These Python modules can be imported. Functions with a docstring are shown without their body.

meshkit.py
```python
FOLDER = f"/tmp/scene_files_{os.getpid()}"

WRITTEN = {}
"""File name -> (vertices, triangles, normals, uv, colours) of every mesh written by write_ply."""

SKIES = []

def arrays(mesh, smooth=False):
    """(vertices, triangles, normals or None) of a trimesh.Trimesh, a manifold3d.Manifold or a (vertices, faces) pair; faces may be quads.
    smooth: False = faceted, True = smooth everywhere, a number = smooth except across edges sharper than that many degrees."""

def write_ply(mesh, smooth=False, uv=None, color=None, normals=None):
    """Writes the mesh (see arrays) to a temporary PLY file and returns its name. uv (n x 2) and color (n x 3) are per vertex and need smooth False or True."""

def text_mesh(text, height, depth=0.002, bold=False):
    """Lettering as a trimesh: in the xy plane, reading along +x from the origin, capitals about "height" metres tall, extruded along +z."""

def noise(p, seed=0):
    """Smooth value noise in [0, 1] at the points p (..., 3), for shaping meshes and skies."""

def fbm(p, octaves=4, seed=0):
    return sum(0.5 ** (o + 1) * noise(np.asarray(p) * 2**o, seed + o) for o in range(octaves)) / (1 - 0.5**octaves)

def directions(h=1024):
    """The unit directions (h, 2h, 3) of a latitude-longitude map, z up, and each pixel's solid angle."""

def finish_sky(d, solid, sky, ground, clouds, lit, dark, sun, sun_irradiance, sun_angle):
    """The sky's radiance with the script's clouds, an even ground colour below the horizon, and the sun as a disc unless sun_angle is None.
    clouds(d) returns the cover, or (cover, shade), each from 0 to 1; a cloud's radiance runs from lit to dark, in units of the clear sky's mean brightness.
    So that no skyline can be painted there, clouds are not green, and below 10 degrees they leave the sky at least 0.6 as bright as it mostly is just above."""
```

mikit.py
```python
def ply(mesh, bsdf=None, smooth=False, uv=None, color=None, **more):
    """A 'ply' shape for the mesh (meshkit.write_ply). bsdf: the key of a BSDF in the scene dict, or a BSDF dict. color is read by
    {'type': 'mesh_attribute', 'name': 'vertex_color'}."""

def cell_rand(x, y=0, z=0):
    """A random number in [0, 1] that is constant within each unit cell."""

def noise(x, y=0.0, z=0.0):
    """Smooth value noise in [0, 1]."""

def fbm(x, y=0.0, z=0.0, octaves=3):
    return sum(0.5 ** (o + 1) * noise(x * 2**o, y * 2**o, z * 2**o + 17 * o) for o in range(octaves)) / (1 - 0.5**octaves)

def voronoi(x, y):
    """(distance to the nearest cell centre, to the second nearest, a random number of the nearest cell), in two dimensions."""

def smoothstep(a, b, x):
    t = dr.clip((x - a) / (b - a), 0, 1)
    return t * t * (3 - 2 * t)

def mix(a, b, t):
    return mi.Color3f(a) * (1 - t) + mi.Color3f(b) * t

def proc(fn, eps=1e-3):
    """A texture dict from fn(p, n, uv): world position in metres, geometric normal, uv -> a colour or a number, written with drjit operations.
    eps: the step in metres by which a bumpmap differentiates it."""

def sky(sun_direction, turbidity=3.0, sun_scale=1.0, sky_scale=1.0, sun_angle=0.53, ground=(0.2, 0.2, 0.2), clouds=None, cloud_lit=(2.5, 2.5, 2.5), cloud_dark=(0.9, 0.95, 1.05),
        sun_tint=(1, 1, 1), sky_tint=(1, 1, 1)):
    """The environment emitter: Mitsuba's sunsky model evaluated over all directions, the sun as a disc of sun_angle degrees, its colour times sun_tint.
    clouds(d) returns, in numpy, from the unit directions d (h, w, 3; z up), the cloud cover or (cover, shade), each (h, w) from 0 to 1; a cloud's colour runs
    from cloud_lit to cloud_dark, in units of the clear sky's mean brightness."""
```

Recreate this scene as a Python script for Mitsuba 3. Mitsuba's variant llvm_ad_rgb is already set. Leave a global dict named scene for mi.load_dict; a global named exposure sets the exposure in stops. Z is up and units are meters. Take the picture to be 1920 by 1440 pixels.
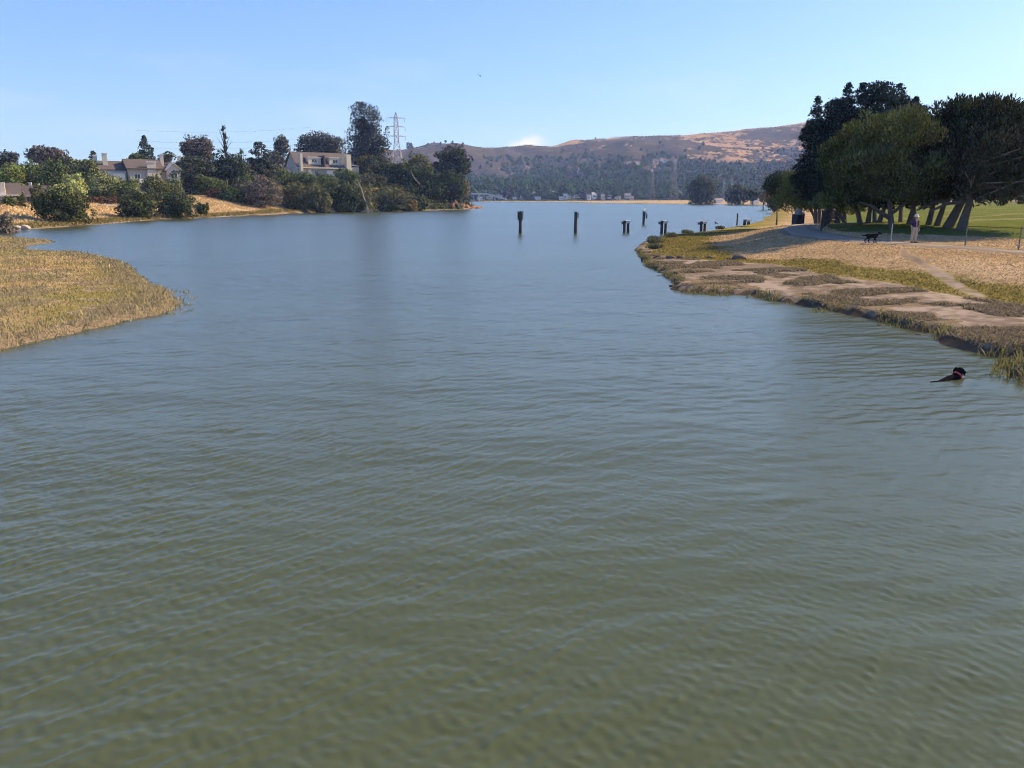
import math
import numpy as np, trimesh, shapely, manifold3d as m3
import mitsuba as mi, mikit, meshkit
from scipy.interpolate import RBFInterpolator

scene, labels = {}, {}
T4 = mi.ScalarTransform4f

# ---------------------------------------------------------------- camera, sky, exposure
PITCH = math.atan(347 / 1478)
scene['camera'] = {
    'type': 'perspective', 'fov_axis': 'x', 'fov': math.degrees(2 * math.atan(960 / 1478)),
    'near_clip': 0.1, 'far_clip': 20000.0,
    'to_world': T4().look_at(origin=[0, 0, 4.0], target=[0, math.cos(PITCH), 4.0 - math.sin(PITCH)], up=[0, 0, 1]),
    'medium': {'type': 'ref', 'id': 'air'},
}
SUN_AZ, SUN_EL = math.radians(64), math.radians(33)      # right of the view direction, above the horizon
SUN = [math.sin(SUN_AZ) * math.cos(SUN_EL), math.cos(SUN_AZ) * math.cos(SUN_EL), math.sin(SUN_EL)]


def clouds(d):
    """A fog bank behind the saddle of the ridge, and faint wisps low over the hills."""
    az = np.arctan2(d[..., 0], d[..., 1])
    el = np.arcsin(np.clip(d[..., 2], -1, 1))
    n = meshkit.fbm(np.stack([az * 60, el * 110, 0 * az], -1), 4, 5)
    bank = np.exp(-((az - 0.016) / 0.022) ** 2) * np.clip((0.078 + 0.022 * (n - 0.5) - 0.35 * np.abs(az - 0.02) - el) / 0.007, 0, 1)
    n2 = meshkit.fbm(np.stack([az * 9, el * 40, 0 * az + 3], -1), 4, 9)
    wisp = 0.10 * np.clip(n2 - 0.55, 0, 1) * 4 * np.exp(-((el - 0.11) / 0.06) ** 2)
    return np.clip(bank * 0.95 + wisp, 0, 1)


scene['sky'] = mikit.sky(SUN, turbidity=3.0, clouds=clouds, cloud_lit=(2.3, 2.28, 2.3), sky_tint=(0.88, 1.07, 1.53), sun_tint=(1.5, 1.41, 1.26))
exposure = 2.15
HAZE = (0.000048, 0.00007, 0.000138)
scene['air'] = {'type': 'homogeneous', 'albedo': {'type': 'rgb', 'value': [0.95, 0.95, 0.96]}, 'sigma_t': {'type': 'rgb', 'value': list(HAZE)},
                'phase': {'type': 'isotropic'}}

# ---------------------------------------------------------------- positions, in metres (x right, y ahead, z up)
TREES = [
  ('eucalyptus_tree', 'blue-grey tree at the very left edge behind the bright green tree', 'tree', 'round', -166.57, 270.0, 10.54, 20.22, 3.95, (0.065, 0.075, 0.075), 1),
  ('leafy_tree', 'bright yellow-green tree at the left edge above the low houses', 'tree', 'round', -119.66, 195.0, 6.87, 13.15, 3.68, (0.22, 0.27, 0.085), 1),
  ('eucalyptus_tree', 'broad mauve-grey dome of a eucalyptus behind the round green trees on the far left', 'tree', 'euc', -170.38, 300.0, 14.49, 24.07, 8.88, (0.125, 0.115, 0.108), 1),
  ('leafy_tree', 'shaded round green tree right behind the grey-roofed low houses', 'tree', 'round', -117.48, 200.0, 6.3, 13.64, 4.41, (0.105, 0.14, 0.06), 1),
  ('leafy_tree', 'round green tree between the low houses and the lime-green trees', 'tree', 'round', -109.76, 195.0, 5.87, 14.01, 3.93, (0.105, 0.14, 0.06), 1),
  ('leafy_tree', 'dull grey-green tree between the mauve dome and the apartment building', 'tree', 'round', -141.93, 260.0, 8.65, 17.5, 3.03, (0.105, 0.115, 0.07), 1),
  ('leafy_tree', 'pale lime-green tree, the taller of the two lime ones beside the road', 'tree', 'round', -86.37, 160.0, 4.31, 9.29, 2.58, (0.35, 0.39, 0.16), 1),
  ('leafy_tree', 'low pale lime-green tree rising behind the leftmost round oak', 'tree', 'round', -83.53, 150.0, 3.71, 7.44, 2.2, (0.35, 0.39, 0.16), 1),
  ('leafy_tree', 'tall soft-green tree left of the apartment building', 'tree', 'round', -107.31, 205.0, 4.92, 15.16, 4.22, (0.14, 0.17, 0.075), 1),
  ('leafy_tree', 'spreading light green tree covering the left end of the apartment building', 'tree', 'round', -94.53, 188.0, 4.12, 10.93, 4.76, (0.225, 0.255, 0.12), 1),
  ('conifer_tree', 'small dark pointed conifer above the left end of the apartment roof', 'tree', 'cone', -153.22, 300.0, 14.12, 21.27, 2.73, (0.045, 0.06, 0.045), 1),
  ('conifer_tree', 'blue-green rounded conifer standing alone above the apartment roof', 'tree', 'cone', -142.88, 320.0, 14.79, 27.99, 5.2, (0.055, 0.08, 0.065), 1),
  ('leafy_tree', 'small green tree at the left foot of the blue-green conifer', 'tree', 'round', -144.96, 315.0, 15.61, 21.74, 3.29, (0.14, 0.17, 0.075), 1),
  ('thin_tree', 'thin half-bare tree above the right end of the apartment roof', 'tree', 'euc', -138.71, 330.0, 16.79, 23.2, 4.34, (0.105, 0.115, 0.07), 0.35),
  ('eucalyptus_tree', 'tall mauve-grey eucalyptus with a pointed top behind the dark cypresses', 'tree', 'euc', -109.05, 285.0, 13.25, 26.77, 6.99, (0.125, 0.115, 0.108), 1),
  ('cypress_tree', 'broad dark cypress mass next to the right end of the apartment building', 'tree', 'cypress', -93.28, 236.0, 2.94, 17.14, 8.38, (0.058, 0.074, 0.054), 1.2),
  ('cypress_tree', 'dark cypress with a bare forked spire sticking out of its top', 'tree', 'cypress', -87.1, 252.0, 2.87, 18.66, 8.25, (0.058, 0.074, 0.054), 1.2),
  ('cypress_tree', 'dark cypress with a pointed top left of the condominium on the knoll', 'tree', 'conecyp', -80.48, 262.0, 3.83, 22.02, 6.08, (0.058, 0.074, 0.054), 1.2),
  ('eucalyptus_tree', 'see-through grey eucalyptus between the pointed cypress and the slender one', 'tree', 'euc', -99.99, 340.0, 14.39, 24.84, 5.0, (0.105, 0.108, 0.092), 0.5),
  ('eucalyptus_tree', 'slender tufted eucalyptus left of the big grey dome', 'tree', 'euc', -98.34, 350.0, 15.8, 32.83, 4.64, (0.105, 0.108, 0.092), 0.55),
  ('eucalyptus_tree', 'wide grey eucalyptus dome behind the condominium roof', 'tree', 'euc', -89.01, 380.0, 16.33, 36.94, 14.15, (0.105, 0.108, 0.092), 1),
  ('eucalyptus_tree', 'tallest eucalyptus with a grey-blue stacked crown beside the pylon', 'tree', 'tall', -61.6, 350.0, 10.26, 46.3, 11.68, (0.065, 0.075, 0.075), 1),
  ('leafy_tree', 'grey-brown tree at the foot of the tallest eucalyptus', 'tree', 'round', -55.97, 335.0, 8.92, 22.66, 10.34, (0.105, 0.115, 0.07), 1),
  ('leafy_tree', 'brownish tree behind the lattice pylon', 'tree', 'round', -42.03, 372.0, 10.65, 26.57, 7.86, (0.135, 0.14, 0.07), 0.8),
  ('pine_tree', 'dark windswept pine standing out at the tip of the knoll', 'tree', 'cypress', -25.53, 345.0, 11.26, 25.15, 9.27, (0.058, 0.074, 0.054), 1.1),
  ('thin_tree', 'grey dead-topped tree behind the windswept pine', 'tree', 'euc', -25.08, 352.0, 16.31, 28.64, 7.57, (0.125, 0.115, 0.108), 0.5),
  ('oak_tree', 'dark green oak under the pylon', 'tree', 'round', -41.91, 330.0, 1.67, 19.69, 12.77, (0.075, 0.095, 0.048), 1),
  ('oak_tree', 'dark green oak hanging over the reddish cliff at the point', 'tree', 'round', -26.55, 328.0, 0.2, 16.3, 10.72, (0.075, 0.095, 0.048), 1),
  ('oak_tree', 'dark green oak by the water left of the one on the point', 'tree', 'round', -34.39, 322.0, -0.97, 11.19, 10.08, (0.075, 0.095, 0.048), 1),
  ('dry_tree', 'tan dry tree on the right edge of the knoll', 'tree', 'euc', -20.35, 338.0, 3.57, 13.05, 4.08, (0.27, 0.19, 0.085), 0.5),
  ('leafy_tree', 'green tree left below the condominium gable', 'tree', 'round', -82.82, 290.0, 6.41, 16.52, 5.47, (0.14, 0.17, 0.075), 1),
  ('leafy_tree', 'light green tree below the pointed cypress', 'tree', 'round', -83.59, 280.0, 7.04, 13.79, 2.97, (0.225, 0.255, 0.12), 1),
  ('leafy_tree', 'deep green tree hiding the foot of the condominium', 'tree', 'round', -76.3, 292.0, 6.43, 14.21, 6.79, (0.105, 0.14, 0.06), 1),
  ('leafy_tree', 'sunlit green tree in front of the condominium garage', 'tree', 'round', -66.93, 290.0, 4.19, 13.23, 5.61, (0.14, 0.17, 0.075), 1),
  ('leafy_tree', 'round deep green tree at the right end of the condominium', 'tree', 'round', -61.47, 300.0, 6.5, 15.82, 6.22, (0.105, 0.14, 0.06), 1),
  ('leafy_tree', 'dull green tree below the tallest eucalyptus', 'tree', 'round', -54.66, 312.0, 4.2, 14.13, 7.12, (0.105, 0.115, 0.07), 1),
  ('shrub', 'large mauve-grey bush on the dry grass bank', 'bush', 'round', -69.94, 226.0, 1.53, 10.48, 7.04, (0.15, 0.135, 0.115), 1),
  ('shrub', 'dull green bush left of the mauve-grey bush', 'bush', 'round', -76.6, 222.0, 1.86, 7.83, 4.09, (0.105, 0.14, 0.06), 1),
  ('shrub', 'broad olive bush right of the mauve-grey bush', 'bush', 'round', -62.87, 240.0, 0.45, 9.81, 8.64, (0.135, 0.14, 0.07), 1),
  ('shrub', 'olive bush at the water where the dry bank ends', 'bush', 'round', -55.73, 236.0, 0.2, 8.22, 3.69, (0.135, 0.14, 0.07), 1),
  ('shrub', 'small reddish bush at the top of the dry bank', 'bush', 'round', -81.48, 222.0, 2.29, 6.98, 2.58, (0.13, 0.08, 0.06), 1),
  ('shrub', 'dark green bush at the waterline right of the dry bank', 'bush', 'round', -52.09, 250.0, 0.14, 9.58, 6.85, (0.075, 0.095, 0.048), 1),
  ('shrub', 'deep green bush above the waterline bushes left of the dead tree', 'bush', 'round', -58.83, 262.0, 3.16, 10.85, 4.48, (0.105, 0.14, 0.06), 1),
  ('shrub', 'olive-tan bush at the waterline left of the dead tree', 'bush', 'round', -46.83, 253.0, 0.09, 7.72, 5.22, (0.135, 0.14, 0.07), 1),
  ('shrub', 'olive bush at the waterline right of the dead tree', 'bush', 'round', -39.3, 266.0, -0.11, 7.57, 7.4, (0.135, 0.14, 0.07), 1),
  ('shrub', 'dark green bush at the waterline under the oaks', 'bush', 'round', -33.6, 276.0, -0.26, 5.24, 5.24, (0.075, 0.095, 0.048), 1),
  ('shrub', 'tan dry bush behind the dead tree', 'bush', 'round', -44.41, 268.0, 1.76, 5.89, 3.35, (0.27, 0.19, 0.085), 0.8),
  ('shrub', 'orange-tan dry bush among the green ones under the oaks', 'bush', 'round', -33.05, 267.0, 1.08, 4.51, 1.95, (0.27, 0.19, 0.085), 0.8),
  ('shrub', 'greyish round bush at the waterline where the grove begins', 'bush', 'round', -54.55, 243.0, -0.07, 1.5, 1.26, (0.17, 0.15, 0.13), 1),
  ('oak_tree', 'round dark oak on the dry bank, leftmost of the row', 'tree', 'round', -70.18, 126.0, 0.75, 6.17, 4.96, (0.075, 0.095, 0.048), 1.2),
  ('oak_tree', 'round dark oak on the dry bank, second of the row', 'tree', 'round', -72.47, 156.0, 0.68, 5.6, 4.63, (0.075, 0.095, 0.048), 1.2),
  ('oak_tree', 'wide dark oak on the dry bank, third of the row', 'tree', 'round', -69.94, 168.0, 0.75, 6.26, 4.9, (0.075, 0.095, 0.048), 1.2),
  ('shrub', 'small dark bush right of the three oaks on the dry bank', 'bush', 'round', -69.54, 181.0, 0.62, 3.65, 1.69, (0.075, 0.095, 0.048), 1.2),
  ('shrub', 'tiny dark shrub alone on the dry slope between the leftmost and second oak', 'bush', 'round', -72.45, 150.0, 1.39, 1.97, 0.45, (0.058, 0.074, 0.054), 1),
  ('hedge', 'low reddish hedge along the road behind the dry bank', 'hedge', 'round', -87.14, 172.0, 3.34, 4.77, 4.03, (0.13, 0.08, 0.06), 1),
  ('shrub', 'dark shrub in front of the leftmost low house', 'bush', 'round', -84.63, 136.0, 3.48, 4.78, 1.41, (0.105, 0.14, 0.06), 1),
  ('shrub', 'yellow-green shrub between the two low houses', 'bush', 'round', -83.75, 138.0, 3.56, 5.06, 0.65, (0.28, 0.25, 0.06), 1),
  ('leafy_tree', 'small dull green tree in front of the second low house', 'tree', 'round', -81.47, 139.0, 3.38, 6.75, 1.2, (0.105, 0.115, 0.07), 1),
  ('leafy_tree', 'green tree in front of the right end of the apartment building', 'tree', 'round', -86.71, 205.0, 4.13, 10.52, 3.89, (0.105, 0.14, 0.06), 1),
  ('leafy_tree', 'light green tree in front of the stair tower of the apartment building', 'tree', 'round', -96.46, 196.0, 4.13, 9.37, 3.34, (0.225, 0.255, 0.12), 1),
  ('leafy_tree', 'brown-green tree below the arched window of the apartment building', 'tree', 'round', -86.26, 196.0, 5.38, 9.99, 3.59, (0.135, 0.14, 0.07), 1),
  ('leafy_tree', 'green tree below the shaded gable of the apartment building', 'tree', 'round', -87.9, 186.0, 4.83, 8.98, 3.3, (0.14, 0.17, 0.075), 1),
  ('shrub', 'grey leafless bush at the left edge by the inlet', 'bush', 'round', -61.34, 97.0, -0.34, 2.69, 1.32, (0.17, 0.15, 0.13), 0.8),
  ('leafy_tree', 'dark green tree in the gap between the two broad cypresses', 'tree', 'round', -86.21, 232.0, 2.36, 10.65, 5.22, (0.105, 0.14, 0.06), 1),
  ('leafy_tree', 'dark green tree under the cypress with the forked spire', 'tree', 'round', -78.82, 242.0, 2.29, 11.24, 5.18, (0.105, 0.14, 0.06), 1),
  ('oak_tree', 'dark green oak left of the oak under the pylon', 'tree', 'round', -53.75, 338.0, 2.92, 19.23, 7.94, (0.075, 0.095, 0.048), 1),
  ('large_tree', 'big dark lone tree on the flat far shore', 'tree', 'round', 140.76, 600.0, 1.3, 24.23, 11.58, (0.105, 0.115, 0.07), 1),
  ('shrub', 'grey-green bush right of the lone tree on the far shore', 'bush', 'round', 155.76, 560.0, 2.2, 13.66, 8.98, (0.105, 0.115, 0.07), 1),
  ('shrub', 'dark round bush by the small white house on the far shore', 'bush', 'round', 154.67, 520.0, 2.67, 10.98, 5.1, (0.075, 0.095, 0.048), 1),
  ('shrub', 'small tan bush on the far right bank by the water', 'bush', 'round', 96.57, 310.0, 2.61, 6.98, 2.36, (0.27, 0.19, 0.085), 0.8),
]

GROVE = [
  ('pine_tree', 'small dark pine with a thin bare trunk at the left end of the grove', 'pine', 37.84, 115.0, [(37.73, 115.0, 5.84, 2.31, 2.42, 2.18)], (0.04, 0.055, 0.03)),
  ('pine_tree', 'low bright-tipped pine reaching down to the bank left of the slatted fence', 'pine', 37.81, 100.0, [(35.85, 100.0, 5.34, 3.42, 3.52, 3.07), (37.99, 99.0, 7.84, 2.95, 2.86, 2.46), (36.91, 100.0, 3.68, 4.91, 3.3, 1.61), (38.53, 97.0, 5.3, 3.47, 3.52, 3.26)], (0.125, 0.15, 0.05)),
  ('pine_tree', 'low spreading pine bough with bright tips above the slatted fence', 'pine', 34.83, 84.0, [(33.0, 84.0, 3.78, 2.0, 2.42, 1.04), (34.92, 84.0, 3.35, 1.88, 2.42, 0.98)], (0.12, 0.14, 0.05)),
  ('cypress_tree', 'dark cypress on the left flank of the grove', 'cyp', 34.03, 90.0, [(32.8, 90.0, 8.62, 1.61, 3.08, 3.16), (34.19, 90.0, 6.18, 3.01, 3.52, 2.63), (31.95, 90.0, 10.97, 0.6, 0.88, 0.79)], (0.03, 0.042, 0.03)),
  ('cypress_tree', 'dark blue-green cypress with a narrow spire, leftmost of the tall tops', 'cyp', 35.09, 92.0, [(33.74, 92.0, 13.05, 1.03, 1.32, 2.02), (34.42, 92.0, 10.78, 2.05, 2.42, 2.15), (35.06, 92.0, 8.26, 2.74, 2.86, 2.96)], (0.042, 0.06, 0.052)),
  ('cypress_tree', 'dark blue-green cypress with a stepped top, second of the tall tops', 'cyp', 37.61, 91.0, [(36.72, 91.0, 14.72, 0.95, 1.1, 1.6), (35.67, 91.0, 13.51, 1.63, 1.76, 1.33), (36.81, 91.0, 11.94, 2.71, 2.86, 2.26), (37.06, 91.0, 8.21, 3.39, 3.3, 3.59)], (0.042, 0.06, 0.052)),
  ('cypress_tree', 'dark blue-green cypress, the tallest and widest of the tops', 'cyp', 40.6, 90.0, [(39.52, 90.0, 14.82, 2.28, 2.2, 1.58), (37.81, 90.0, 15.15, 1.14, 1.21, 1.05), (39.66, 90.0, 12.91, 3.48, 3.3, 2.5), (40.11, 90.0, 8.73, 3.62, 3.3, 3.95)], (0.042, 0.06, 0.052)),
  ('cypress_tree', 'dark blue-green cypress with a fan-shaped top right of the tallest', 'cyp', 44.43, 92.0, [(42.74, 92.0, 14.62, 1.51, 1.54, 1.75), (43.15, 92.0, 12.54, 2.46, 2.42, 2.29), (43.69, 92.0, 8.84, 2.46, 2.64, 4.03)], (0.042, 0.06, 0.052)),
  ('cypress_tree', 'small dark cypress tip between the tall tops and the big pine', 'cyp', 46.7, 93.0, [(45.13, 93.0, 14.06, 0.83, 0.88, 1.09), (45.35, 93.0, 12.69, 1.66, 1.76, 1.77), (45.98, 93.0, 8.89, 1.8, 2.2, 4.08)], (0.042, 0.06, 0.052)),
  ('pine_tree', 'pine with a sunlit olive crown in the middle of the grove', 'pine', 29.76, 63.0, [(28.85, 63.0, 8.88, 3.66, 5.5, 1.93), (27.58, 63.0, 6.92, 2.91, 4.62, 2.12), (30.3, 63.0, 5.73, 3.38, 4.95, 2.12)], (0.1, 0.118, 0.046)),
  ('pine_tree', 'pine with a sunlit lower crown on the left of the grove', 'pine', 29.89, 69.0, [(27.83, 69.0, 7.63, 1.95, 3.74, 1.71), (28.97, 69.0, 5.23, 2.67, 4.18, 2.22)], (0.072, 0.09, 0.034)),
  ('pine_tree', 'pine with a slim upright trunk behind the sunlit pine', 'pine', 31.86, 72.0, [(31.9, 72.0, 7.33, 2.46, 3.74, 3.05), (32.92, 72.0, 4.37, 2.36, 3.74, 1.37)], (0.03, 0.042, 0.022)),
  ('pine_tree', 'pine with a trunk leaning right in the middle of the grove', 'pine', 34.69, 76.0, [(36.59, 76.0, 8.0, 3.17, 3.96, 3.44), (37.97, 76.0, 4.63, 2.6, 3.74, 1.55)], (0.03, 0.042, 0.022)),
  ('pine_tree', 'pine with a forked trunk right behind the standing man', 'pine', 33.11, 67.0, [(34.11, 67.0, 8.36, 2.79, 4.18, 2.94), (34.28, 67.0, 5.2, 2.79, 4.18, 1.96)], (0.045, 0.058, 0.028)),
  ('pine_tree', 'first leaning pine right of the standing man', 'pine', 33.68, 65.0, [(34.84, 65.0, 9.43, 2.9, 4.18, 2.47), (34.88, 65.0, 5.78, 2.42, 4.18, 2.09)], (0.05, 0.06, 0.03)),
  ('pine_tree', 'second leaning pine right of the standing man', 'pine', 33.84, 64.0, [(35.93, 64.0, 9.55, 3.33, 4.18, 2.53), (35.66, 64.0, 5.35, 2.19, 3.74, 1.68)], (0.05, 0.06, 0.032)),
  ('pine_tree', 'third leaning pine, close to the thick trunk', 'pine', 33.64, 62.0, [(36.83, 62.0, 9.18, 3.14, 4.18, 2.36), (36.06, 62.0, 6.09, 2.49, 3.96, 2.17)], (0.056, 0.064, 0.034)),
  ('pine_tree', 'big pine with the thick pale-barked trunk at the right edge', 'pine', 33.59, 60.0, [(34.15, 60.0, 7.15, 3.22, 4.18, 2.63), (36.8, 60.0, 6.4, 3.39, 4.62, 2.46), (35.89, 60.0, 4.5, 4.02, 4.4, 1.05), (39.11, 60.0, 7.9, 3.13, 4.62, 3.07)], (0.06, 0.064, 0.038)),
]

HILL_POINTS = [(-512.98, 1180.0, 2.5), (-155.45, 1180.0, 2.5), (-46.63, 1180.0, 2.5), (69.95, 1180.0, 2.5), (225.4, 1180.0, 2.5), (419.71, 1180.0, 2.5), (652.88, 1180.0, 2.5), (963.78, 1180.0, 2.5), (-650.04, 1500.0, 24.14), (-196.98, 1500.0, 24.14), (-59.08, 1500.0, 26.05), (88.55, 1500.0, 30.82), (285.28, 1500.0, 31.77), (531.37, 1500.0, 29.87), (826.58, 1500.0, 29.87), (1219.09, 1500.0, 35.58), (-840.76, 1950.0, 72.21), (-254.93, 1950.0, 67.29), (-76.52, 1950.0, 62.36), (31.85, 1950.0, 72.21), (114.44, 1950.0, 86.94), (241.24, 1950.0, 99.18), (367.94, 1950.0, 105.28), (495.19, 1950.0, 99.18), (686.05, 1950.0, 94.29), (1067.19, 1950.0, 94.29), (1575.38, 1950.0, 94.29), (-1118.01, 2600.0, 124.39), (-609.1, 2600.0, 137.42), (-439.12, 2600.0, 156.91), (-362.96, 2600.0, 161.77), (-293.7, 2600.0, 163.39), (-239.22, 2600.0, 184.41), (-185.34, 2600.0, 182.79), (-103.18, 2650.0, 171.41), (-35.09, 2700.0, 157.74), (47.14, 2900.0, 161.88), (124.48, 2950.0, 184.85), (204.1, 3000.0, 212.16), (252.59, 3000.0, 217.75), (320.64, 3000.0, 215.89), (359.19, 3000.0, 227.04), (485.46, 3000.0, 225.18), (563.05, 3000.0, 227.04), (641.0, 3000.0, 221.46), (679.44, 3000.0, 228.9), (756.42, 3000.0, 240.03), (852.77, 3000.0, 249.28), (948.97, 3000.0, 258.53), (1044.73, 3000.0, 271.45), (1159.95, 3000.0, 280.67), (1429.35, 3000.0, 291.7), (1816.99, 3000.0, 282.51), (2592.09, 3000.0, 273.3), (-1341.61, 3400.0, 74.63), (-526.94, 3400.0, 94.15), (-352.44, 3400.0, 98.03), (-222.41, 3400.0, 109.67), (-42.11, 3500.0, 94.64), (149.38, 3750.0, 110.91), (303.11, 3800.0, 130.65), (431.03, 3800.0, 136.22), (675.66, 3800.0, 136.22), (815.33, 3800.0, 137.34), (1023.32, 3800.0, 149.57), (1253.68, 3800.0, 162.87), (1715.22, 3800.0, 175.02), (3110.51, 3800.0, 163.98)]

HILL_HOUSES = [(204.14, 1887.0, 5.3, 5.47, 4.5, 0.27), (213.22, 1869.0, 5.33, 5.87, 3.7, -0.36), (224.85, 1896.0, 7.57, 5.23, 3.48, 0.18), (232.58, 1878.0, 6.51, 6.17, 4.34, 0.83), (238.99, 1851.0, 5.99, 6.3, 4.24, -0.16), (203.48, 1824.0, 5.01, 6.95, 3.25, -0.13), (220.27, 1815.0, 8.12, 6.17, 3.68, 0.56), (264.33, 1914.0, 5.11, 6.41, 3.44, -0.46), (273.05, 1905.0, 7.31, 6.86, 3.02, 0.35), (286.77, 1914.0, 6.04, 6.48, 4.31, -0.27), (290.23, 1887.0, 7.9, 6.32, 4.21, 0.63), (261.96, 1869.0, 6.5, 6.52, 4.7, -0.45), (288.75, 1806.0, 7.97, 5.79, 3.7, -0.38), (301.06, 1824.0, 7.44, 5.58, 4.68, -0.19), (304.63, 1788.0, 6.97, 5.8, 4.03, -0.31), (285.22, 1761.0, 5.63, 6.49, 4.38, 0.25), (295.24, 1752.0, 8.22, 5.41, 4.63, -0.35), (321.07, 1851.0, 8.38, 6.25, 4.02, 0.86), (344.79, 1977.0, 7.75, 6.58, 2.64, -0.05), (349.12, 1950.0, 5.3, 5.39, 3.03, 0.69), (364.4, 1986.0, 5.44, 5.59, 3.73, 0.67), (368.53, 1959.0, 8.38, 6.42, 3.03, 0.22), (372.42, 1932.0, 7.47, 5.1, 4.2, -0.05), (354.97, 1905.0, 7.06, 6.34, 4.17, 0.18), (331.73, 1878.0, 6.94, 5.4, 3.74, -0.41), (390.24, 1986.0, 6.68, 6.07, 4.44, -0.01), (330.81, 1824.0, 5.07, 6.06, 3.01, 0.51), (384.52, 1923.0, 6.36, 5.76, 4.77, -0.01), (346.5, 1806.0, 6.22, 5.7, 3.7, -0.46), (368.15, 1851.0, 6.91, 6.84, 3.91, 0.52), (146.61, 1797.0, 8.31, 6.68, 4.36, 0.62), (131.57, 1851.0, 7.87, 5.51, 3.7, -0.09), (190.71, 1851.0, 5.92, 6.14, 3.29, 0.33)]

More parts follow.
